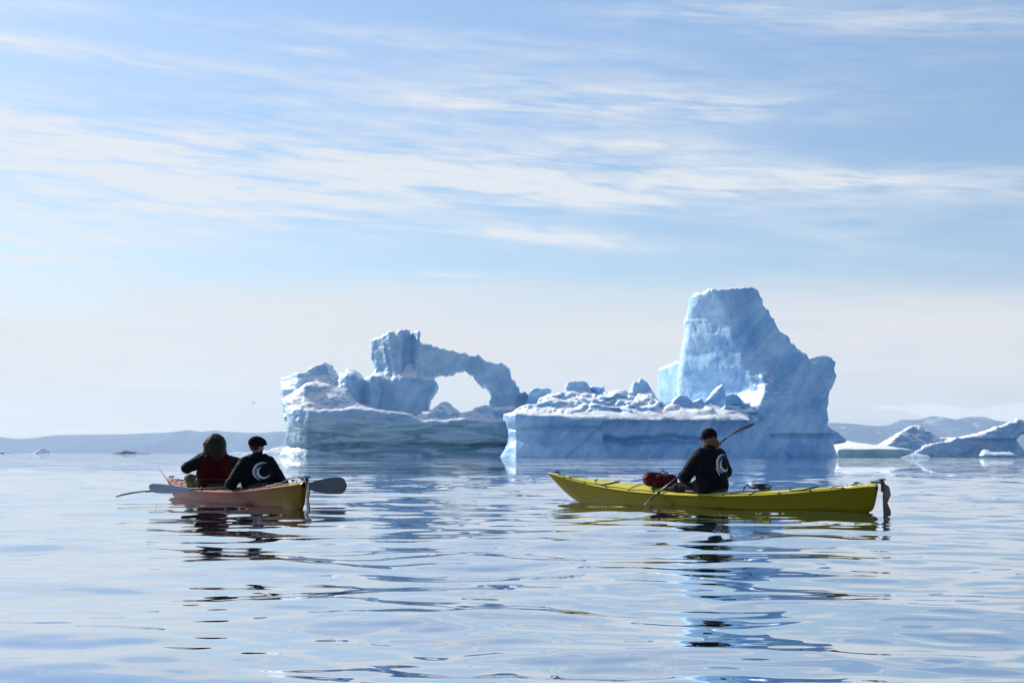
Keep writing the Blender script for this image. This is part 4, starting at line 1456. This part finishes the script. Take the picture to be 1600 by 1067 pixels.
def build_person(boat_pos, boat_u, x, zs, label, head_yaw, head_tilt, arms, jacket, lean=0.04, bulk=1.0, knees=None, size=1.0):
    """A seated paddler. All measures are in the boat's frame, counted from the seat."""
    base = local_to_world(boat_pos, boat_u, (x, 0, zs))
    root = empty('person', base, heading(boat_u))
    tag(root, label, 'person', 'kayakers')
    root.scale = (1, 1, 1)
    s = size
    sh = 0.585 * s
    neck = np.array([lean + 0.0, 0, sh + 0.05])
    hc = neck + np.array([0.015, 0, 0.185 * s])
    R = rot_z(head_yaw) @ rot_y(head_tilt)

    def H(p):
        return hc + R @ (np.array(p, float) * s)

    cl = Clay((-0.28, -0.66, -0.10), (0.98, 0.66, 1.04 * s + 0.06), 0.0055)
    # skull, jaw, face
    cl.egg(H((-0.012, 0, 0.035)), np.array((0.098, 0.076, 0.092)) * s, 0.02, R)
    cl.egg(H((0.030, 0, -0.035)), np.array((0.062, 0.058, 0.078)) * s, 0.03, R)
    cl.limb(H((0.070, 0, -0.092)), H((0.062, 0, -0.09)), 0.020 * s, 0.020 * s, 0.03)
    cl.limb(H((0.092, 0, 0.004)), H((0.108, 0, -0.034)), 0.009 * s, 0.014 * s, 0.012)
    cl.limb(H((0.086, -0.03, 0.022)), H((0.086, 0.03, 0.022)), 0.010 * s, 0.010 * s, 0.015)
    for e in (1, -1):
        cl.egg(H((0.090, 0.031 * e, 0.004)), (0.010, 0.014, 0.009), 0.006, None, True)
        cl.egg(H((0.082, 0.031 * e, 0.004)), (0.011, 0.012, 0.009), 0.003)
        cl.egg(H((-0.004, 0.078 * e, -0.008)), (0.020, 0.009, 0.032), 0.006, R)
        cl.egg(H((0.060, 0.042 * e, -0.022)), (0.024, 0.02, 0.022), 0.02, R)
    cl.limb(H((0.094, -0.02, -0.064)), H((0.094, 0.02, -0.064)), 0.006, 0.006, 0.004)
    cl.limb(H((0.090, -0.017, -0.075)), H((0.090, 0.017, -0.075)), 0.007, 0.007, 0.004)
    cl.limb(H((-0.02, 0, -0.05)), neck - (0.0, 0, 0.03), 0.054 * s, 0.060 * s, 0.03)
    # trunk
    cl.egg((lean * 0.6, 0, 0.40 * s), (0.115, 0.165, 0.24 * s), 0.05)
    cl.egg((0.0, 0, 0.12), (0.125, 0.175, 0.16), 0.05)
    cl.limb((lean, -0.15, sh - 0.02), (lean, 0.15, sh - 0.02), 0.06, 0.06, 0.05)
    for e in (1, -1):
        kn = (0.52, 0.17 * e, 0.10) if knees is None else knees[0 if e > 0 else 1]
        cl.limb((0.02, 0.09 * e, 0.06), kn, 0.085, 0.06, 0.04)
        cl.limb(kn, (0.90, 0.10 * e, -0.02), 0.055, 0.042, 0.03)
        S = (lean, 0.185 * e, sh - 0.015)
        el, wr, hd, axv, th = arms[0 if e > 0 else 1]
        cl.limb(S, el, 0.052, 0.042, 0.03)
        cl.limb(el, wr, 0.042, 0.027, 0.02)
        hand_shapes(cl, wr, hd, axv, th)
    body = link('body', cl.mesh('body'), root, SKIN)
    # jacket: trunk, sleeves to the wrist, a standing collar open at the neck
    jk = Clay((-0.34, -0.72, 0.0), (0.80, 0.72, sh + 0.24), 0.0075)
    jk.egg((lean * 0.5 - 0.005, 0, 0.38 * s), (0.155 * bulk, 0.215 * bulk, 0.30 * s), 0.06)
    jk.egg((-0.005, 0, 0.14), (0.165 * bulk, 0.215 * bulk, 0.18), 0.06)
    jk.limb((lean - 0.01, -0.135, sh - 0.02), (lean - 0.01, 0.135, sh - 0.02), 0.095 * bulk, 0.095 * bulk, 0.06)
    for e in (1, -1):
        S = np.array((lean - 0.005, 0.185 * e, sh - 0.02))
        el, wr, hd, axv, th = arms[0 if e > 0 else 1]
        jk.limb(S, el, 0.088 * bulk, 0.070 * bulk, 0.04)
        jk.limb(el, between(el, wr, 0.93), 0.068 * bulk, 0.047, 0.03)
        jk.limb(between(el, wr, 0.9), between(el, wr, 1.0), 0.042, 0.041, 0.008)
    jk.limb(neck - (0.01, 0, 0.05), neck + (0.005, 0, 0.045), 0.092, 0.082, 0.035)
    jk.limb(neck + (0.01, 0, 0.075), neck + (0.03, 0, 0.16), 0.062, 0.075, 0.008, True)
    jacket_o = link('jacket', jk.mesh('jacket', 0.020, 0.085, zs * 31 + x, 2), root, jacket)
    tr = Clay((-0.28, -0.36, -0.06), (0.98, 0.36, 0.46), 0.009)
    tr.egg((0.0, 0, 0.10), (0.14, 0.19, 0.13), 0.05)
    for e in (1, -1):
        kn = (0.52, 0.17 * e, 0.10) if knees is None else knees[0 if e > 0 else 1]
        tr.limb((0.02, 0.09 * e, 0.06), kn, 0.10, 0.075, 0.04)
        tr.limb(kn, (0.90, 0.10 * e, -0.0), 0.07, 0.05, 0.03)
    trousers = link('trousers', tr.mesh('trousers', 0.012, 0.08, 5.0, 1), root, TROUSERS if knees is None else GREEN_CLOTH)
    return dict(root=root, H=H, R=R, hc=hc, neck=neck, sh=sh, s=s, jacket=jacket_o, lean=lean, base=base)


def cap_clay(p, grow=0.010, lo=-0.012):
    """The crown of a cap cut off level above the ears."""
    H, R, s = p['H'], p['R'], p['s']
    c = Clay(tuple(p['hc'] - 0.24), tuple(p['hc'] + 0.24), 0.005)
    c.egg(H((-0.012, 0, 0.040)), (np.array((0.098, 0.076, 0.092)) + grow) * s, 0.01, R)
    c.egg(H((-0.01, 0, lo - 0.145)), np.array((0.20, 0.20, 0.15)) * s, 0.006, R, True)
    return c


def wear(o, p, shapes=None):
    return o


def on_back(p, shapes, mat, name, cy, cz, size, dirx=(1.0, 0.0), off=0.003):
    """Print put on the jacket: flat outlines cast forward on to the cloth."""
    from mathutils.bvhtree import BVHTree
    me = p['jacket'].data
    tree = BVHTree.FromPolygons([v.co for v in me.vertices], [tuple(f.vertices) for f in me.polygons])
    d = Vector((dirx[0], dirx[1], 0)).normalized()
    side = Vector((0, 0, 1)).cross(d)      # points to the left of the way we look
    vs, fs = [], []
    for verts, faces in shapes:
        o = len(vs)
        for (u, v) in verts:
            q = Vector((0, 0, cz)) + side * (cy - u * size) + Vector((0, 0, v * size)) - d * 1.0
            hit, nrm, _, _ = tree.ray_cast(q, d)
            if hit is None:
                hit, nrm, _, _ = tree.find_nearest(q + d * 0.9)
            vs.append(hit + nrm * off if nrm.dot(d) < 0 else hit - d * off)
        fs += [tuple(i + o for i in f) for f in faces]
    me2 = mesh_from(name, vs, fs)
    o = link(name, me2, p['root'], mat)
    sm = o.modifiers.new('thickness', 'SOLIDIFY')
    sm.thickness = 0.002
    sm.offset = 1.0
    return o


def crescent(cx, cy, r0, a0, a1, thick, n=40, m=5, pw=0.8, sy=0.86, skew=0.0):
    """A tapering arc from angle a0 to a1 (degrees), thickest in between."""
    vs, fs = [], []
    for i in range(n + 1):
        t = i / n
        a = math.radians(a0 + (a1 - a0) * t)
        w = thick * math.sin(math.pi * min(1, max(0, t))) ** pw + 0.004
        for j in range(m + 1):
            r = r0 - w * j / m
            vs.append((cx + r * math.cos(a) + skew * t, cy + sy * r * math.sin(a)))
    for i in range(n):
        for j in range(m):
            q = i * (m + 1) + j
            fs.append((q, q + 1, q + m + 2, q + m + 1))
    return vs, fs


def swoosh(p, cy, cz, size, dirx):
    on_back(p, [crescent(0.0, 0.0, 1.0, 62, 262, 0.20, sy=0.95)], LOGO_WHITE, 'logo_outer_arc', cy, cz, size, dirx)
    on_back(p, [crescent(0.05, -0.04, 0.80, 70, 285, 0.09, sy=0.95)], LOGO_BLUE, 'logo_middle_arc', cy, cz, size, dirx, 0.0035)
    on_back(p, [crescent(0.12, -0.14, 0.70, 105, 345, 0.26, sy=0.92)], LOGO_WHITE, 'logo_inner_arc', cy, cz, size, dirx, 0.004)


def strip(p, pts, w, mat, name, dirx):
    vs, fs = [], []
    for i, (u, v) in enumerate(pts):
        vs += [(u - w, v), (u + w, v)]
    for i in range(len(pts) - 1):
        fs.append((2 * i, 2 * i + 1, 2 * i + 3, 2 * i + 2))
    on_back(p, [(vs, fs)], mat, name, 0, 0, 1.0, dirx)


# --- paddler of the yellow kayak: holds the slanted paddle, looks out to the left
Yx = -0.06
Yz = 0.165
pA, pB = np.array(YP_A), np.array(YP_B)


def on_paddle(t, x, z):
    return pA * (1 - t) + pB * t - np.array((x, 0, z))


axv = (pB - pA) / np.linalg.norm(pB - pA)
hl, hr = on_paddle(0.4375, Yx, Yz), on_paddle(0.635, Yx, Yz)
armL = ((0.24, 0.31, 0.27), tuple(hl + np.array((-0.07, 0.07, 0.0))), tuple(hl), tuple(axv), 1.0)
armR = ((0.10, -0.40, 0.34), tuple(hr + np.array((-0.08, 0.0, -0.055))), tuple(hr), tuple(axv), -1.0)
P1 = build_person(YK_POS, YK_U, Yx, Yz, 'paddler in navy peaked cap and dark jacket in the yellow kayak, head turned left', rad(32), rad(4), (armL, armR), JACKET, 0.05, 1.24)
c = cap_clay(P1, 0.019, -0.022)
capo = link('cap', c.mesh('cap', 0.004, 0.05, 2.0, 1), P1['root'], CAP_NAVY)
# peak: a thin curved tongue in front
vs, fs = [], []
for i in range(9):
    t = i / 8
    for j in range(-6, 7):
        q = j / 6
        y = 0.072 * q * (1 - 0.35 * t * t)
        xx = 0.075 + (0.085 * t) * (1 - 0.35 * q * q) - 0.03 * q * q
        zz = 0.034 - 0.022 * q * q - 0.018 * t
        vs.append(tuple(P1['H']((xx, y, zz))))
for i in range(8):
    for j in range(12):
        a = i * 13 + j
        fs.append((a, a + 13, a + 14, a + 1))
pk = part('cap_peak', (vs, fs), CAP_NAVY, capo)
pk.modifiers.new('thickness', 'SOLIDIFY').thickness = 0.004
part('cap_button', tube([tuple(P1['H']((-0.012, 0, 0.140))), tuple(P1['H']((-0.012, 0, 0.150)))], 0.008, 8), CAP_NAVY, capo)
h = Clay(tuple(P1['hc'] - (0.24, 0.24, 0.34)), tuple(P1['hc'] + 0.16), 0.005)
H = P1['H']
h.egg(H((-0.022, 0, 0.005)), np.array((0.100, 0.088, 0.092)), 0.02, P1['R'])
h.egg(H((-0.03, 0, -0.075)), np.array((0.065, 0.068, 0.06)), 0.03, P1['R'])
h.egg(H((0.105, 0, -0.02)), (0.075, 0.12, 0.12), 0.01, P1['R'], True)
h.limb(H((-0.095, 0.01, -0.03)), H((-0.125, 0.02, -0.09)), 0.026, 0.030, 0.02)
h.limb(H((-0.125, 0.015, -0.07)), H((-0.115, 0.03, -0.175)), 0.034, 0.016, 0.02)
link('hair', h.mesh('hair', 0.010, 0.03, 4.0, 1), P1['root'], BLOND)
swoosh(P1, -0.135, 0.455, 0.145, (0.90, -0.43))
strip(P1, [(-0.02, 0.40), (0.0, 0.37), (0.025, 0.33), (0.045, 0.29)], 0.008, SILVER, 'reflective_strip', (0.90, -0.43))
# cord with a toggle hanging from the shoulder
q = np.array((-0.03, -0.285, 0.47))
part('drawcord', join(tube([tuple(q + (0, 0.04, 0.03)), tuple(q), tuple(q + (0.0, -0.01, -0.05)), tuple(q + (0.0, -0.012, -0.24))], 0.0032, 5),
                      tube([tuple(q + (0.0, -0.012, -0.24)), tuple(q + (0, -0.012, -0.255)), tuple(q + (0, -0.012, -0.27))], [0.006, 0.012, 0.006], 8)), ROPE, P1['root'])

# --- man in the stern seat of the double: flat cap, looks to the right
Rx, Rz = -1.08, 0.02
LB = rk.matrix_basis


def to_local(pw, pos, u, x, z):
    d = Vector((pw[0] - pos[0], pw[1] - pos[1]))
    return np.array((d.x * u[0] + d.y * u[1] - x, -d.x * u[1] + d.y * u[0], pw[2] - z))


ra, rb = to_local(RP_A, RK_POS, RK_U, Rx, Rz), to_local(RP_B, RK_POS, RK_U, Rx, Rz)
axr = (rb - ra) / np.linalg.norm(rb - ra)


def at_side(a, b, y):
    t = (y - a[1]) / (b[1] - a[1])
    return a * (1 - t) + b * t


hl, hr = at_side(ra, rb, 0.27), at_side(ra, rb, -0.29)
armL = ((0.02, 0.40, 0.28), tuple(hl + np.array((-0.085, 0.03, 0.03))), tuple(hl), tuple(-axr), -1.0)
armR = ((0.02, -0.41, 0.27), tuple(hr + np.array((-0.085, -0.03, 0.03))), tuple(hr), tuple(-axr), 1.0)
P2 = build_person(RK_POS, RK_U, Rx, Rz, 'paddler in flat cap at the stern of the red kayak, head turned right', rad(-78), rad(3), (armL, armR), JACKET, 0.02, 1.2, size=1.02)
H = P2['H']
c = Clay(tuple(P2['hc'] - 0.26), tuple(P2['hc'] + 0.26), 0.005)
c.egg(H((-0.010, 0, 0.052)), (0.130, 0.106, 0.098), 0.01, P2['R'])
c.egg(H((0.035, 0, 0.066)), (0.112, 0.098, 0.056), 0.03, P2['R'])
c.egg(H((-0.01, 0, -0.135)), (0.22, 0.22, 0.150), 0.006, P2['R'], True)
c.egg(H((0.115, 0, 0.040)), (0.052, 0.066, 0.014), 0.012, P2['R'])
link('flat_cap', c.mesh('flat_cap', 0.006, 0.05, 2.0, 1), P2['root'], CAP_BLACK)
h = Clay(tuple(P2['hc'] - 0.2), tuple(P2['hc'] + 0.2), 0.005)
h.egg(H((-0.018, 0, 0.0)), (0.099, 0.080, 0.080), 0.02, P2['R'])
h.egg(H((0.085, 0, -0.02)), (0.10, 0.14, 0.16), 0.01, P2['R'], True)
link('hair', h.mesh('hair', 0.006, 0.03, 4.0, 1), P2['root'], DARK_HAIR)
bd = Clay(tuple(P2['hc'] - 0.2), tuple(P2['hc'] + 0.2), 0.005)
bd.egg(H((0.040, 0, -0.070)), (0.062, 0.060, 0.052), 0.02, P2['R'])
bd.egg(H((0.115, 0, -0.045)), (0.03, 0.03, 0.024), 0.01, P2['R'], True)
link('beard', bd.mesh('beard', 0.006, 0.03, 6.0, 1), P2['root'], DARK_HAIR)
# hood lying rolled on the collar
hd_ = Clay((-0.3, -0.3, 0.4), (0.25, 0.3, 0.86), 0.007)
n_ = P2['neck']
hd_.limb(n_ + (-0.085, -0.09, 0.02), n_ + (-0.085, 0.09, 0.02), 0.055, 0.055, 0.03)
for e in (1, -1):
    hd_.limb(n_ + (-0.085, 0.09 * e, 0.02), n_ + (0.03, 0.105 * e, 0.03), 0.055, 0.040, 0.03)
link('hood', hd_.mesh('hood', 0.016, 0.06, 3.0, 1), P2['root'], JACKET)
swoosh(P2, -0.075, 0.47, 0.14, (0.93, -0.36))
strip(P2, [(-0.015, 0.52), (0.0, 0.49), (0.02, 0.455), (0.035, 0.42)], 0.007, SILVER, 'reflective_strip', (0.93, -0.36))

# --- paddler in the bow seat: hood up, red vest, both hands raised before the face
Fx, Fz = 0.86, 0.07
fa, fb = to_local(FP_A, RK_POS, RK_U, Fx, Fz), to_local(FP_B, RK_POS, RK_U, Fx, Fz)
hl, hr = np.array((0.27, 0.075, 0.70)), np.array((0.27, -0.075, 0.70))
armL = ((0.10, 0.43, 0.45), tuple(hl + np.array((-0.035, 0.06, -0.05))), tuple(hl), (0, -0.2, 1), 1.0)
armR = ((0.10, -0.42, 0.52), tuple(hr + np.array((-0.035, -0.06, -0.05))), tuple(hr), (0, 0.2, 1), 1.0)
P3 = build_person(RK_POS, RK_U, Fx, Fz, 'long haired paddler in a red vest at the bow of the red kayak, elbows raised', rad(-4), rad(2), (armL, armR), JACKET_GREY, 0.02, 1.2, knees=((0.40, 0.27, 0.27), (0.42, -0.22, 0.20)), size=1.0)
H = P3['H']
h = Clay((-0.36, -0.3, 0.36), (0.3, 0.3, 1.12), 0.006)
h.egg(H((-0.030, 0, 0.020)), (0.160, 0.152, 0.145), 0.03, P3['R'])
h.limb(H((-0.055, 0, -0.02)), H((-0.085, 0, -0.20)), 0.152, 0.13, 0.05)
for e in (1, -1):
    h.limb(H((-0.01, 0.11 * e, 0.0)), H((-0.07, 0.15 * e, -0.235)), 0.055, 0.045, 0.05)
    h.limb(H((-0.09, 0.04 * e, -0.15)), H((-0.125, 0.05 * e, -0.285)), 0.045, 0.022, 0.03)
h.egg(H((0.115, 0, -0.04)), (0.075, 0.082, 0.12), 0.02, P3['R'], True)
link('hair', h.mesh('hair', 0.022, 0.05, 4.0, 1), P3['root'], BROWN)
v = Clay((-0.3, -0.34, 0.0), (0.3, 0.34, 0.72), 0.007)
v.egg((0.0, 0, 0.37), (0.215, 0.30, 0.29), 0.05)
v.limb((-0.02, -0.11, P3['sh'] - 0.03), (-0.02, 0.11, P3['sh'] - 0.03), 0.135, 0.135, 0.05)
v.egg((0.0, 0, 0.20), (0.215, 0.28, 0.15), 0.04)
for e in (1, -1):
    v.egg((0.06, 0.34 * e, P3['sh'] - 0.08), (0.11, 0.09, 0.13), 0.02, None, True)
v.limb(P3['neck'] + (0.02, 0, 0.02), P3['neck'] + (0.06, 0, 0.2), 0.10, 0.11, 0.02, True)
vest = link('life_vest', v.mesh('life_vest', 0.014, 0.07, 3.0, 1), P3['root'], VEST)
part('vest_strap', tube([(0.222 * math.cos(a), 0.300 * math.sin(a), 0.27) for a in np.linspace(0, 2 * math.pi, 36)[:-1]], 0.010, 6, True), BLACK, vest)


# ------------------------------------------------------------------ things on the boats
def deck_point(boat, pos, u, x, y, up=0.0):
    return local_to_world(pos, u, (x, y, boat.deck_z(x, y) + up))


RED_BAG = cloth('red_bag_cloth', (0.075, 0.008, 0.010), 0.5)
bagp = deck_point(ykb, YK_POS, YK_U, 0.98, 0.03)
bag = empty('dry_bag', bagp, heading(YK_U))
tag(bag, 'dark red bag strapped on the deck ahead of the capped paddler in the yellow kayak', 'bag')
b_ = Clay((-0.36, -0.36, -0.06), (0.36, 0.36, 0.32), 0.007)
b_.limb((0.07, 0.13, 0.10), (0.05, -0.13, 0.10), 0.105, 0.095, 0.03)
b_.limb((-0.05, 0.06, 0.075), (-0.19, -0.06, 0.09), 0.095, 0.085, 0.03)
link('bag_body', b_.mesh('bag_body', 0.022, 0.08, 2.0, 1), bag, RED_BAG)
part('bag_strap', tube([(0.06, 0.12 * math.cos(a) * 0.2 + 0.02, 0) if False else (0.06 + 0.112 * math.cos(a), 0.02, 0.10 + 0.112 * math.sin(a)) for a in np.linspace(0, 2 * math.pi, 24)[:-1]], 0.008, 6, True), BLACK, bag)
part('bag_strap', tube([(-0.12 + 0.098 * math.cos(a), 0.0 - 0.02 * math.cos(a), 0.085 + 0.104 * math.sin(a)) for a in np.linspace(0, 2 * math.pi, 24)[:-1]], 0.008, 6, True), BLACK, bag)
part('bag_handle', tube([(-0.02, 0.0, 0.17), (-0.01, 0.0, 0.225), (-0.06, -0.02, 0.235), (-0.10, -0.03, 0.185)], 0.010, 7), BLACK, bag)
part('roll_top', tube([(0.05, -0.20, 0.13), (0.03, -0.23, 0.16), (0.06, -0.22, 0.19), (0.10, -0.20, 0.17)], 0.022, 8), BLACK, bag)

cp = deck_point(ykb, YK_POS, YK_U, -1.0, 0.0)
coil = empty('rope_coil', cp, heading(YK_U))
tag(coil, 'loose black coil of strap on the deck behind the yellow kayak paddler', 'rope coil')
rr = random.Random(3)
pts = []
for k in range(90):
    a = k * 0.28
    r = 0.085 + 0.02 * math.sin(k * 0.37)
    pts.append((r * 1.25 * math.cos(a) + 0.02 * math.sin(k * 0.11), r * math.sin(a) * 1.1, 0.035 + 0.045 * (0.5 + 0.5 * math.sin(a * 1.07 + 1)) + 0.02 * math.sin(k * 0.2)))
part('coiled_strap', tube(pts, 0.011, 6), BLACK, coil)
part('strap_tail', tube([(0.08, 0.03, 0.03), (0.16, 0.06, 0.05), (0.2, 0.07, 0.085), (0.25, 0.08, 0.05), (0.28, 0.06, 0.01)], 0.010, 6), BLACK, coil)

gear = deck_point(rkb, RK_POS, RK_U, 1.75, 0.02)
gb = empty('deck_bundle', gear, heading(RK_U))
tag(gb, 'small bundle of dark gear tied on the bow deck of the red kayak', 'bundle')
g_ = Clay((-0.3, -0.3, -0.05), (0.3, 0.3, 0.2), 0.007)
g_.limb((0.0, 0.14, 0.05), (0.02, -0.12, 0.05), 0.055, 0.05, 0.02)
g_.limb((0.15, 0.1, 0.04), (-0.12, 0.08, 0.06), 0.04, 0.045, 0.02)
link('bundle_cloth', g_.mesh('bundle_cloth', 0.018, 0.06, 2.0, 1), gb, TROUSERS)
part('bundle_cord', tube([(0.01 + 0.065 * math.cos(a), 0.03, 0.05 + 0.065 * math.sin(a)) for a in np.linspace(0, 2 * math.pi, 20)[:-1]], 0.006, 6, True), ROPE, gb)

ROD, _t, _b = material('pale_rod', (0.22, 0.22, 0.24), 0.4)
r0, r1 = ray_point(266, 757, 26.9), ray_point(247, 729.5, 27.0)
rod = empty('thin_rod', r0)
tag(rod, 'thin pale rod slanting up and left from the bow of the red kayak', 'rod')
d = r1 - r0
part('rod_shaft', tube([(0, 0, 0), tuple(d * 0.5 + Vector((0.006, 0, -0.006))), tuple(d)], [0.008, 0.006, 0.004], 8), ROD, rod)
part('rod_grip', tube([tuple(d * -0.12), tuple(d * 0.1)], 0.018, 8), BLACK, rod)


# ------------------------------------------------------------------ the bird over the sea
bp = ray_point(396, 630, 290)
bird_m, _t, _b = material('grey_plumage', (0.10, 0.10, 0.11), 0.8)
bird = Clay((-0.36, -0.62, -0.2), (0.36, 0.62, 0.26), 0.012)
bird.limb((-0.12, 0, 0), (0.12, 0, 0.01), 0.035, 0.055, 0.03)
bird.egg((0.19, 0, 0.035), (0.045, 0.035, 0.036), 0.03)
bird.limb((0.22, 0, 0.03), (0.265, 0, 0.02), 0.014, 0.006, 0.01)
bird.egg((-0.20, 0, -0.005), (0.09, 0.045, 0.012), 0.03)
for e in (1, -1):
    for k in range(8):
        t0, t1 = k / 8, (k + 1) / 8
        f = lambda t: (0.07 + 0.05 * math.sin(math.pi * t) - 0.16 * t * t, e * (0.03 + 0.52 * t), 0.03 + 0.15 * math.sin(math.pi * 0.75 * t))
        a, b2 = f(t0), f(t1)
        for dx in (0.0, -0.03, -0.06, -0.09):
            q_ = (1 - t0)
            bird.limb((a[0] + dx * (0.5 + q_), a[1], a[2]), (b2[0] + dx * (0.4 + q_), b2[1], b2[2]), 0.018, 0.015, 0.012)
bo = link('seabird', bird.mesh('seabird', 0, 0.1, 1.0, 1), None, bird_m)
bo.location = bp
bo.rotation_euler = (0.1, 0.05, rad(60))
tag(bo, 'small dark seabird flying alone above the far hills on the left', 'bird')
